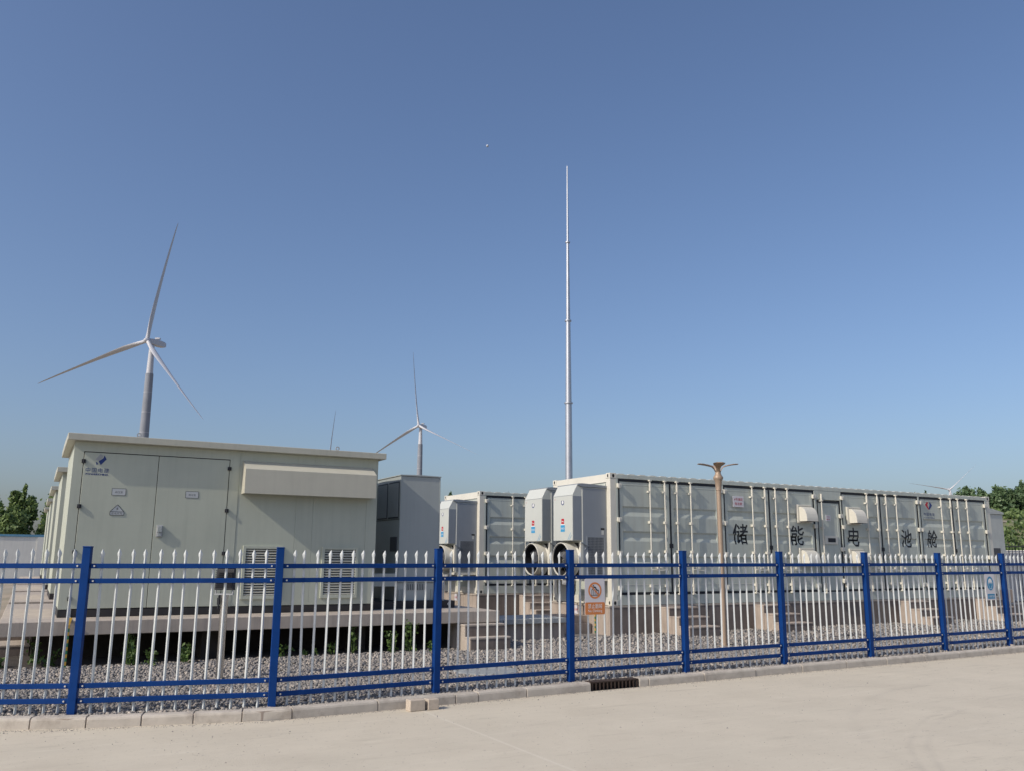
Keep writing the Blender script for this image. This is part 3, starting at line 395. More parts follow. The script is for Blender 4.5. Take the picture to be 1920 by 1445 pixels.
GD['精'] = ([206,85,206,67,133,67,133,85,115,100,115,-20,133,-20,133,21,206,21,206,-1,202,-4,177,-4,182,-20,215,-17,223,-1,223,100,133,53,206,53,206,34,133,34,13,191,27,136,40,139,26,194,82,195,66,139,78,135,98,191,10,126,10,109,43,109,8,30,17,11,46,73,46,-20,63,-20,63,80,83,42,95,56,63,103,63,109,91,109,91,126,63,126,63,209,46,209,46,126,159,210,159,190,107,190,107,175,159,175,159,160,113,160,113,146,159,146,159,129,100,129,100,115,240,115,240,129,177,129,177,146,228,146,228,160,177,160,177,175,234,175,234,190,177,190,177,210],[46,44,45,46,43,44,25,27,24,20,22,23,25,26,27,21,22,20,29,46,28,29,43,46,29,42,43,29,41,42,30,41,29,31,40,30,40,41,30,31,39,40,31,33,39,33,36,39,36,38,39,33,35,36,37,38,36,31,32,33,34,35,33,48,70,47,48,69,70,50,48,49,50,69,48,50,68,69,50,67,68,51,67,50,52,66,51,66,67,51,52,65,66,54,52,53,54,65,52,54,64,65,54,63,64,55,63,54,56,62,55,62,63,55,56,61,62,58,56,57,58,61,56,58,60,61,58,59,60,5,3,4,3,15,4,3,0,15,0,14,15,5,2,3,1,14,0,5,16,2,16,1,2,16,17,1,17,14,1,5,19,16,18,14,17,5,7,19,7,18,19,7,8,18,8,14,18,5,6,7,9,14,8,10,14,9,10,13,14,12,10,11,12,13,10])
GD['密'] = ([46,138,12,94,27,85,61,131,88,157,131,130,141,142,98,168,182,128,225,81,239,91,196,137,172,160,93,101,93,142,76,142,76,94,76,93,10,72,21,56,80,77,109,71,162,71,192,108,176,114,161,86,110,86,101,87,188,152,40,49,40,-9,193,-9,193,-20,212,-20,212,51,193,51,193,9,134,9,134,62,115,62,115,9,59,9,59,49,111,210,117,189,19,189,19,140,38,140,38,172,212,172,212,140,231,140,231,189,136,189,128,213],[43,53,54,44,53,43,46,48,45,48,44,45,48,53,44,48,52,53,48,49,52,49,51,52,46,47,48,50,51,49,4,6,7,13,28,12,5,6,4,13,27,28,16,14,15,16,13,14,1,3,0,8,10,11,1,2,3,9,10,8,25,23,24,25,22,23,16,27,13,17,27,16,18,27,17,18,26,27,18,25,26,18,20,25,20,22,25,18,19,20,21,22,20,40,38,39,40,37,38,36,34,35,36,33,34,30,42,29,30,41,42,30,40,41,30,37,40,30,36,37,30,31,36,31,33,36,32,33,31])
GD['空'] = ([19,6,19,-12,232,-12,232,6,135,6,135,69,206,69,206,86,46,86,46,69,115,69,115,6,141,134,217,89,230,104,153,147,96,148,21,103,32,87,109,136,106,206,118,180,19,180,19,123,38,123,38,162,212,162,212,129,232,129,232,180,141,180,126,212],[20,30,31,21,30,20,23,25,22,25,21,22,25,30,21,25,29,30,25,26,29,26,28,29,23,24,25,27,28,26,17,19,16,12,14,15,17,18,19,13,14,12,9,7,8,9,6,7,10,6,9,11,5,10,5,6,10,11,4,5,1,11,0,1,4,11,1,3,4,1,2,3])
GD['调'] = ([26,193,64,154,77,167,39,205,11,132,11,114,46,114,46,27,32,0,44,-13,86,23,71,-10,85,-20,113,106,113,182,214,182,214,3,209,-2,181,-2,187,-19,222,-16,231,3,231,199,96,199,96,106,88,28,83,41,64,27,64,132,155,175,155,154,128,154,128,139,155,139,155,114,123,114,123,99,205,99,205,114,170,114,170,139,198,139,198,154,170,154,170,175,128,79,128,9,143,9,143,20,195,20,195,79,143,65,181,65,181,35,143,35],[0,2,3,24,14,23,14,22,23,14,15,22,15,21,22,1,2,0,24,13,14,16,21,15,30,44,29,30,43,44,32,30,31,32,43,30,32,42,43,32,41,42,33,41,32,34,40,33,40,41,33,34,39,40,5,28,4,5,6,28,6,27,28,7,27,6,36,34,35,36,39,34,36,38,39,36,37,38,25,13,24,25,12,13,46,51,45,51,50,45,51,52,50,52,49,50,46,54,51,53,49,52,27,25,26,46,48,54,48,53,54,48,49,53,27,10,25,10,12,25,7,10,27,8,10,7,8,9,10,11,12,10,46,47,48,17,21,16,17,20,21,19,17,18,19,20,17])
GL = {}
for ch, (a, b) in GD.items():
    GL[ch] = ([(a[i]/250, a[i+1]/250) for i in range(0, len(a), 2)], [tuple(b[i:i+3]) for i in range(0, len(b), 3)])
def text_mb(word, x, z, w, h, y=0., adv=None, thick=0.):
    """word in the xz plane facing -y, filling the box of width w, height h from (x, z)."""
    pos = []; cx = 0.
    for ch in word:
        if ch == ' ': cx += .3; continue
        vs, fs = GL[ch]; wide = ord(ch) > 255
        x0 = min(v[0] for v in vs); x1 = max(v[0] for v in vs)
        pos.append((vs, fs, cx - (0 if wide else x0))); cx += (adv or 1.0) if wide else (x1-x0+.09)
    allx = [v[0]+o for vs, fs, o in pos for v in vs]; ally = [v[1] for vs, fs, o in pos for v in vs]
    ax, bx = min(allx), max(allx); ay, by = min(ally), max(ally)
    mb = MB()
    for vs, fs, o in pos:
        P = [(x+(v[0]+o-ax)/(bx-ax)*w, y, z+(v[1]-ay)/(by-ay)*h) for v in vs]
        mb.add(P, fs)
    return mb
def poly_mb(pts, y):                                   # flat shape facing -y
    n = len(pts); area = sum(pts[i][0]*pts[(i+1)%n][1]-pts[(i+1)%n][0]*pts[i][1] for i in range(n))
    if area < 0: pts = pts[::-1]
    return MB().add([(p[0], y, p[1]) for p in pts], [tuple(range(n))])

# ---------------------------------------------------------------- setting: ground, road, kerb, gravel
FEN = [(-8.66,9.24),(-6.63,9.425),(-4.6,9.608),(-2.624,10.097),(-.891,11.127),(.842,12.165),(2.598,13.175),(4.359,14.212),
       (6.143,15.227),(7.916,16.267),(9.681,17.306),(11.44,18.34),(13.2,19.37),(14.96,20.4)]
KER = [(-8.56,9.155),(-6.62,9.335),(-4.578,9.521),(-2.59,10.014),(-.845,11.05),(.888,12.087),(2.643,13.097),(4.404,14.134),
       (6.188,15.149),(7.962,16.189),(9.727,17.228),(11.486,18.262),(13.245,19.292),(15.005,20.322)]
def offset(P, d):
    out = []
    for i in range(len(P)):
        a = Vector(P[max(i-1,0)]); b = Vector(P[min(i+1,len(P)-1)]); t = (b-a).normalized()
        out.append((P[i][0]+t.y*d, P[i][1]-t.x*d))
    return out
KX = [p[0] for p in KER]; KY = [p[1] for p in KER]
def kery(x): return float(np.interp(x, KX, KY))
def sheet(name, verts, faces, m, kind='structure'):
    o = MB().add(verts, faces).build(name, m, kind=kind); return o
GRZ = -.26
sheet('ground', [(-3000,-600,GRZ),(3000,-600,GRZ),(3000,4000,GRZ),(-3000,4000,GRZ)], [(0,1,2,3)], M['ground'])
front = offset(KER, .14)
ext = [(-60, front[0][1]-.09*(60-8.5))] + front + [(40, front[-1][1]+.59*25)]
vs = [(x, y, gz(x)-.11) for x, y in ext] + [(x, -25, gz(x)-.11) for x, y in ext]
n = len(ext); road = sheet('road', vs, [(i, i+n, i+n+1, i+1) for i in range(n-1)], M['road'])
# gravel bed
def gravz(x, y):
    d = (y-kery(x))*.86
    return -.02 + gz(x)*max(0., min(1., 1-d/2.5))
xs = np.linspace(-8.4, 30, 49); vs = []; fs = []
for x in xs:
    for k in range(17):
        yk = kery(x) if x < 15 else KY[-1]+(x-15)*.585
        y = yk - .02 + (0 if k == 0 else .02 + (k/16)**2*34)
        vs.append((x, y, gravz(x, y)))
for i in range(48):
    for k in range(16):
        a = i*17+k; fs.append((a, a+17, a+18, a+1))
sheet('gravel_bed', vs, fs, M['gravelbase'])
# left of the platforms: bare dirt
sheet('dirt_yard', [(-60,-3,-.215),(-8.5,9.16,-.215),(-7.9,14.2,-.03),(-36,66,-.03),(-90,66,-.03)], [(0,1,2,3,4)], M['ground'])

def inside_B(x, y):
    dx, dy = x-B0[0], y-B0[1]; return dx*U[0]+dy*U[1], dx*V[0]+dy*V[1]
def inside_C(x, y):
    dx, dy = x-C0[0], y-C0[1]; return dx*U[0]+dy*U[1], dx*V[0]+dy*V[1]
STEPS_C = [(1.32,2.17),(4.15,5.0),(9.35,10.2),(12.6,13.45)]
def free(x, y):
    if y < kery(x)+.01: return False
    bu, bv = inside_B(x, y); cu, cv = inside_C(x, y)
    if -.8 < bu < 7.5 and bv > -.74: return False
    if bu < -.8 and bv > .8: return False
    if 6.45 < bu < 7.5 and bv > -1.2 and bv < 0: return False
    if -.04 < cu < 13.8 and cv > 0: return False
    if cu > 13.8 and cv > 2.5: return False
    if cv < 0 and cv > -1.0 and any(a < cu < b for a, b in STEPS_C): return False
    if -3.3 < cu < 0 and -.2 < cv < 1.0: return False
    if cv > 8: return False
    return True
def stones(nn, xr, yr, keep, r0, r1):
    pts = []
    while len(pts) < nn:
        x = random.uniform(*xr); y = random.uniform(*yr)
        if keep(x, y) and free(x, y): pts.append((x, y, gravz(x, y), random.uniform(r0, r1)))
    return pts
P = []
dist = lambda x, y: math.hypot(x, y)
P += stones(30000, (-8.4, 2.5), (8.6, 14.8), lambda x, y: dist(x, y) < 13.2, .014, .028)
P += stones(27000, (-8.4, 9), (10, 19), lambda x, y: 13.2 <= dist(x, y) < 17.5, .017, .031)
P += stones(16000, (-8.4, 20), (13, 27), lambda x, y: 17.5 <= dist(x, y), .024, .038)
P = np.array(P); N = len(P)
base = np.array([[-1,-1,-1],[1,-1,-1],[1,1,-1],[-1,1,-1],[-1,-1,1],[1,-1,1],[1,1,1],[-1,1,1]], float)*.62
jit = base[None] + np.random.uniform(-.34, .34, (N,8,3)); jit *= np.random.uniform(.65, 1.2, (N,1,3))
ang = np.random.uniform(0, 6.28, (N,3))
def rotm(a, ax):
    c, s = np.cos(a), np.sin(a); m = np.zeros((N,3,3)); i, j = [(1,2),(0,2),(0,1)][ax]
    m[:,ax,ax] = 1; m[:,i,i] = c; m[:,j,j] = c; m[:,i,j] = -s; m[:,j,i] = s; return m
rot = rotm(ang[:,0],2) @ rotm(ang[:,1]*.2,0) @ rotm(ang[:,2],1)
jit = np.einsum('nij,nkj->nki', rot, jit)*P[:,3][:,None,None]; jit[:,:,2] *= .8
jit[:,:,0] += P[:,0][:,None]; jit[:,:,1] += P[:,1][:,None]; jit[:,:,2] += (P[:,2]+P[:,3]*np.random.uniform(.0,.75,N))[:,None]
qf = np.array([(0,3,2,1),(4,5,6,7),(0,1,5,4),(1,2,6,5),(2,3,7,6),(3,0,4,7)])
faces = (qf[None] + (np.arange(N)*8)[:,None,None]).reshape(-1)
me = bpy.data.meshes.new('gravel'); me.vertices.add(N*8); me.vertices.foreach_set('co', jit.reshape(-1))
me.loops.add(N*24); me.loops.foreach_set('vertex_index', faces.astype(np.int32)); me.polygons.add(N*6)
me.polygons.foreach_set('loop_start', np.arange(0, N*24, 4, dtype=np.int32)); me.update(calc_edges=True); me.validate()
me.materials.append(M['gravel'])
go = bpy.data.objects.new('gravel', me); COL.objects.link(go); go['kind'] = 'stuff'; go['label'] = 'grey crushed stone spread between the fence and the platforms'

# grit swept against the kerb and scattered over the road
G = []
for k in range(5200):
    x = random.uniform(-8, 13); d = .16 + (abs(random.gauss(0, .06)) if k < 3400 else random.uniform(0, 1)**2*6)
    y = kery(x) - d*1.14
    if y > 3: G.append((x, y, gz(x)-.109, random.uniform(.0025, .0075) if k % 40 else random.uniform(.008, .014)))
gv = []; gf = []
for x, y, z, r in G:
    o_ = len(gv); a = random.uniform(0, 6.28)
    for j in range(3): gv.append((x+math.cos(a+j*2.09)*r*random.uniform(.7,1.3), y+math.sin(a+j*2.09)*r*random.uniform(.7,1.3), z))
    gv.append((x, y, z+r*random.uniform(.6,1.2))); gf += [(o_,o_+1,o_+3),(o_+1,o_+2,o_+3),(o_+2,o_,o_+3)]
gm = bpy.data.meshes.new('grit'); gm.from_pydata(gv, [], gf); gm.materials.append(M['gravel'])
gg = bpy.data.objects.new('grit', gm); COL.objects.link(gg); gg['kind'] = 'stuff'; gg['label'] = 'fine grit scattered on the road along the kerb foot'

# kerb of cast stones, each its own part
JO = [1.0, 1.9, 2.8, 3.671,4.194,4.727,5.242,5.738,6.225,7.231,8.238,8.551,9.253,10.263,11.073,11.241,12.255,13.286,14.295,15.315,16.304,17.322,18.319,19.335,20.346,21.35,22.35,23.4,24.4,25.4]
seg = [0.]
for i in range(1, len(KER)): seg.append(seg[-1]+math.dist(KER[i], KER[i-1]))
def kat(s):
    x = float(np.interp(s, seg, KX)); y = float(np.interp(s, seg, KY))
    x2 = float(np.interp(s+.05, seg, KX)); y2 = float(np.interp(s+.05, seg, KY)); x1 = float(np.interp(s-.05, seg, KX)); y1 = float(np.interp(s-.05, seg, KY))
    t = Vector((x2-x1, y2-y1)).normalized(); return Vector((x, y)), t
kerb = thing('kerb', 'long row of pale concrete kerb stones below the blue fence', 'kerb', (0,0,0))
for i in range(len(JO)-1):
    a, b = JO[i], JO[i+1]
    if abs(a-10.263) < .01: continue               # the opening of the drain
    (p, t), (q, t2) = kat(a+.006), kat(b-.006); n1 = Vector((t.y, -t.x)); n2 = Vector((t2.y, -t2.x))
    dz = random.uniform(-.004, .004); w = .145+random.uniform(-.004, .004)
    prof = [(0,-.2),(0,0.0),(w-.035,0.0),(w-.010,-.008),(w,-.03),(w+.006,-.2)]
    k = max(2, int((b-a)/.25)+1) if 4.9 < (a+b)/2 < 8.0 else 2
    vs = []; fs = []; m_ = len(prof)
    for j in range(k):
        pj, tj = kat(a+.006+(b-a-.012)*j/(k-1)); nj = Vector((tj.y, -tj.x)); z = gz(pj.x)+dz
        for (d, h) in prof: vs.append((pj.x+nj.x*d, pj.y+nj.y*d, z+h))
    for j in range(k-1):
        for e in range(m_): fs.append((j*m_+e, j*m_+(e+1)%m_, (j+1)*m_+(e+1)%m_, (j+1)*m_+e))
    fs += [tuple(range(m_))[::-1], tuple((k-1)*m_+e for e in range(m_))]
    MB().add(vs, fs).build('kerb_stone', M['kerb'], kerb, fixn=True, bevel=.004)
# mortar bed so that the joints are not see-through
pts = [kat(s)[0] for s in np.linspace(.9, 10.2, 40)]
for rng in ((.9, 10.262), (11.074, 25.3)):
    S = np.linspace(*rng, 40); vs = []; fs = []
    for s_ in S:
        p, t = kat(s_); nn_ = Vector((t.y, -t.x)); z = gz(p.x)
        for d, h in ((.008,-.2),(.008,-.012),(.128,-.012),(.134,-.2)): vs.append((p.x+nn_.x*d, p.y+nn_.y*d, z+h))
    for j in range(39):
        for e in range(4): fs.append((j*4+e, j*4+(e+1)%4, (j+1)*4+(e+1)%4, (j+1)*4+e))
    MB().add(vs, fs).build('mortar_joint', M['foundation'], kerb, fixn=True)
# drain in the kerb opening
p, t = kat(10.668); ang_ = math.atan2(t.y, t.x); zk = gz(p.x)
dr = thing('drain_inlet', 'rusty iron drain inlet with upright bars set in the kerb opening', 'drain', (p.x, p.y, zk-.11), ang_)
dr['zb'] = 0.0
MB().box(-.40,.40,-.01,.005,-.02,.115).box(-.40,.40,-.13,0,.095,.112).build('cover_plate', M['rust'], dr)
MB().box(-.40,.40,-.14,.0,-.05,.004).box(-.39,.39,.006,.03,-.05,.1).build('throat', M['hole'], dr)
for k in range(13): MB().box(-.375+k*.0625-.008, -.375+k*.0625+.008, -.135,-.115, .004,.094).build('bar', M['rust'], dr)
# two loose blocks on the road against the kerb
for (x, y, w, lab) in ((-1.075,10.545,.19,'pale loose concrete block by the kerb, left one of the touching pair'), (-.90,10.64,.14,'small loose concrete block by the kerb, right one of the touching pair')):
    b = MB().box(-w/2,w/2,-.075,.06,0,.125 if w > .15 else .12).build('concrete_block', M['brick'], None, bevel=.007)
    b.location = (x, y, gz(x)-.11); b.rotation_euler = (0,0,math.atan2(.12,.2)-.02); tag(b, lab, 'concrete block')

# ---------------------------------------------------------------- fence
fence = thing('palisade_fence', 'blue and white steel palisade fence with spear-topped pickets on the kerb', 'fence', (0,0,0))
def frame_at(o, mb, name, m, parent, x, y, z, ang, **k):
    c, s = math.cos(ang), math.sin(ang)
    mb.v = [(x+a*c-b*s, y+a*s+b*c, z+h) for a, b, h in mb.v]
    return mb.build(name, m, parent, **k)
RAILZ = (1.527, 1.367, .281, .129)
pk = {}
def picket_mesh():
    mb = MB(); w = .0150; d = .0155; t = .0035
    prof = [(-w,.006),(-w*.62,-.004),(0,-d+.002),(w*.62,-.004),(w,.006),(w*.6,.010),(0,-d+.009),(-w*.6,.010)]
    def sec(sc_, z, dy=0): return [(x*sc_, y*min(1.25,sc_)+dy, z) for x, y in prof]
    secs = [sec(1,.0), sec(1,1.60), sec(.92,1.632), sec(1.6,1.672), sec(1.5,1.686,-.002), sec(.10,1.732,-.012)]
    n = len(prof); vs = [p for s_ in secs for p in s_]; fs = []
    for i in range(len(secs)-1):
        for j in range(n): fs.append((i*n+j, i*n+(j+1)%n, (i+1)*n+(j+1)%n, (i+1)*n+j))
    fs += [tuple(range(n))[::-1], tuple((len(secs)-1)*n+j for j in range(n))]
    return MB().add(vs, fs)
o0 = picket_mesh().build('picket', M['picket'], fence); pme = o0.data; bpy.data.objects.remove(o0)
bme = None
for i, (x, y) in enumerate(FEN):
    if i == 0 or i == len(FEN)-1: pass
    z0 = gz(x)
    a = Vector(FEN[max(i-1,0)]); b = Vector(FEN[min(i+1,len(FEN)-1)]); t = (b-a).normalized(); ang = math.atan2(t.y, t.x)
    if i == 3: ang = math.atan2(.4975, 1.976)*.75+math.atan2(1.03,1.733)*.25
    mb = MB().box(-.042,.042,-.042,.042,-.12,1.722).box(-.045,.045,-.045,.045,1.722,1.738)
    frame_at(None, mb, 'post', M['blue'], fence, x, y, z0, ang, bevel=.004)
for i in range(len(FEN)-1):
    (x0, y0), (x1, y1) = FEN[i], FEN[i+1]; L = math.dist(FEN[i], FEN[i+1]); ang = math.atan2(y1-y0, x1-x0); c, s = math.cos(ang), math.sin(ang)
    za, zb_ = gz(x0), gz(x1)
    for rz in RAILZ:
        mb = MB(); e = .045
        vs = []
        for (d, z) in ((e, za), (L-e, zb_)):
            for (yy, zz) in ((-.016,-.026),(.012,-.026),(.012,.026),(-.016,.026)): vs.append((x0+d*c-yy*s, y0+d*s+yy*c, z+rz+zz))
        rail = mb.add(vs, [(3,2,1,0),(4,5,6,7),(0,1,5,4),(1,2,6,5),(2,3,7,6),(3,0,4,7)]).build('rail', M['blue'], fence, bevel=.003, fixn=True)
        for d in (.085, L-.085):
            z = za+(zb_-za)*d/L+rz; m2 = MB()
            p0 = (x0+d*c+.014*s, y0+d*s-.014*c, z); p1 = (x0+d*c+.026*s, y0+d*s-.026*c, z)
            m2.tube([p0, p1], .010, 8).build('bolt', M['bolt'], rail)
    npk = 13; g0 = .175 if L > 1.9 else .15
    for k in range(npk):
        d = g0 + k*(L-.155-g0)/(npk-1) + random.uniform(-.004, .004)
        px, py = x0+d*c, y0+d*s; z = za+(zb_-za)*d/L
        q = bpy.data.objects.new('picket', pme); COL.objects.link(q); q.parent = fence
        q.location = (px-.020*s*1, py+.020*c*1, z-.02+random.uniform(-.004,.004)+.0)
        q.rotation_euler = (random.uniform(-.006,.006), random.gauss(0,.006), ang+random.uniform(-.07,.07))

# signs hung on the fence
def fence_pt(i, d, off):
    (x0, y0), (x1, y1) = FEN[i], FEN[i+1]; L = math.dist(FEN[i], FEN[i+1]); c, s = (x1-x0)/L, (y1-y0)/L
    return x0+d*c+off*s, y0+d*s-off*c, math.atan2(s, c), gz(x0+d*c)
def rounded(x0, x1, z0, z1, r, n=5):
    pts = []
    for cx, cz, a0 in ((x1-r,z0+r,-90),(x1-r,z1-r,0),(x0+r,z1-r,90),(x0+r,z0+r,180)):
        for k in range(n+1):
            a = R(a0+90*k/n); pts.append((cx+r*math.cos(a), cz+r*math.sin(a)))
    return pts
x, y, a, z = fence_pt(5, .385, .040)
sg = thing('warning_sign', 'white and orange no climbing sign hung on the blue fence rail', 'sign', (x, y, z+.86), a); sg['zb'] = .86
H = .485; W = .335
MB().prism(rounded(-W/2, W/2, .86, .86+H, .022), 'y', 0, .004).build('panel', M['signwhite'], sg)
MB().prism(rounded(-W/2+.001, W/2-.001, .861, .86+.165, .02), 'y', -.0015, -.0003).build('orange_band', M['orange'], sg)
cz = .86+.325
mb = MB().ring((0,-.0018,cz), 'y', .088, .112, .001, 40)
c45 = math.cos(R(45)); Lb = .095; wb = .010
mb.add([((-Lb-wb)*c45, -.0035, cz+(Lb-wb)*c45), ((-Lb+wb)*c45, -.0035, cz+(Lb+wb)*c45), ((Lb+wb)*c45, -.0035, cz+(-Lb+wb)*c45), ((Lb-wb)*c45, -.0035, cz+(-Lb-wb)*c45)], [(0,3,2,1)])
mb.build('prohibition_ring', M['orange'], sg)
fg = MB()
for k in range(5): xx = -.056+k*.029; fg.box(xx-.0028, xx+.0028, -.0028,-.0015, cz-.066, cz+(.0 if k in (0,) else .01))
fg.box(-.064,.066,-.0028,-.0015, cz-.069, cz-.062)
fg.tube([(-.058,-.0022,cz-.002),(-.038,-.0022,cz+.022),(-.012,-.0022,cz+.045),(.010,-.0022,cz+.040),(.022,-.0022,cz+.012),(.062,-.0022,cz-.002)], [.004,.006,.010,.011,.009,.006], 6, sq=.1)
fg.tube([(-.026,-.0022,cz+.055),(-.024,-.0022,cz+.072)], [.009,.008], 8, sq=.1)
fg.tube([(.062,-.0022,cz-.002),(.062,-.0022,cz-.062)], .0035, 6, sq=.1)
fg.build('climbing_figure', M['inkblack'], sg)
text_mb('禁止翻越', -.118, .86+.083, .236, .062, -.003, 1.06).build('lettering', M['inkwhite'], sg)
text_mb('No Climbing', -.118, .86+.022, .236, .047, -.003).build('lettering', M['inkwhite'], sg)
x, y, a, z = fence_pt(9, 1.52, .040)
sg = thing('mandatory_sign', 'small white and blue helmet sign hung near the right end of the fence', 'sign', (x, y, z+.86), a); sg['zb'] = .86
MB().prism(rounded(-.155, .155, .86, .86+.485, .018), 'y', 0, .004).build('panel', M['signwhite'], sg)
cz = .86+.31; disc = [(math.cos(t*math.pi/18)*.105, cz+math.sin(t*math.pi/18)*.13) for t in range(36)]
poly_mb(disc, -.0015).build('blue_disc', M['inkblue'], sg)
hel = [(math.cos(t*math.pi/12)*.062, cz+.018+math.sin(t*math.pi/12)*.075) for t in range(13)] + [(-.075, cz+.010), (.075, cz+.010)]
MB().prism([(math.cos(t*math.pi/12)*.062, cz+.022+math.sin(t*math.pi/12)*.07) for t in range(13)], 'y', -.003, -.002).box(-.074,.074,-.003,-.002,cz+.004,cz+.016).build('helmet_figure', M['inkwhite'], sg)
fc = MB(); face = [(-.058,cz),(-.052,cz-.045),(-.030,cz-.075),(-.028,cz-.10),(.028,cz-.10),(.030,cz-.075),(.052,cz-.045),(.058,cz)]
for p_, q_ in zip(face[:-1], face[1:]): fc.tube([(p_[0],-.0022,p_[1]),(q_[0],-.0022,q_[1])], .0035, 6, sq=.15)
fc.build('face_outline', M['inkwhite'], sg)
MB().box(-.115,.115,-.0015,-.0004,.885,.975).build('blue_band', M['inkblue'], sg)
text_mb('必须戴安全帽', -.098, .907, .196, .046, -.003, 1.03).build('lettering', M['inkwhite'], sg)

# ---------------------------------------------------------------- substation kiosks (row of five)
def logo(parent, name_l, m_l, name_r, m_r, x, z, w, h, y):
    """two interlocking leaf shapes"""
    L = [(.0,.56),(.42,.98),(.50,.93),(.46,.74),(.30,.60),(.36,.42),(.50,.06),(.30,.10),(.06,.44)]
    Rr = [(1.0,.50),(.66,.98),(.56,.90),(.58,.74),(.66,.56),(.46,.36),(.62,.0),(.70,.02),(.96,.40)]
    poly_mb([(x+a*w, z+b*h) for a, b in L], y).build(name_l, m_l, parent)
    poly_mb([(x+a*w, z+b*h) for a, b in Rr], y).build(name_r, m_r, parent)
def logo_tri(parent, x, z, w, h, y, ml, mr):
    """wavy diamond split in two pieces, each triangulated by hand so concave outlines fill"""
    A = [(.0,.52),(.40,1.0),(.50,.92),(.50,.78),(.34,.58),(.36,.46),(.52,.10),(.44,.0)]
    mb = MB(); mb.add([(x+a*w, y, z+b*h) for a, b in A], [(0,5,4),(0,4,1),(4,3,1),(3,2,1),(0,7,5),(7,6,5)]); mb.build('logo_leaf', ml, parent)
    Bq = [(1.0,.50),(.62,1.0),(.56,.90),(.60,.76),(.66,.56),(.62,.46),(.48,.12),(.58,.0)]
    mb = MB(); mb.add([(x+a*w, y, z+b*h) for a, b in Bq], [(0,4,5),(0,1,4),(4,1,3),(3,1,2),(0,5,7),(7,5,6)]); mb.build('logo_leaf', mr, parent)

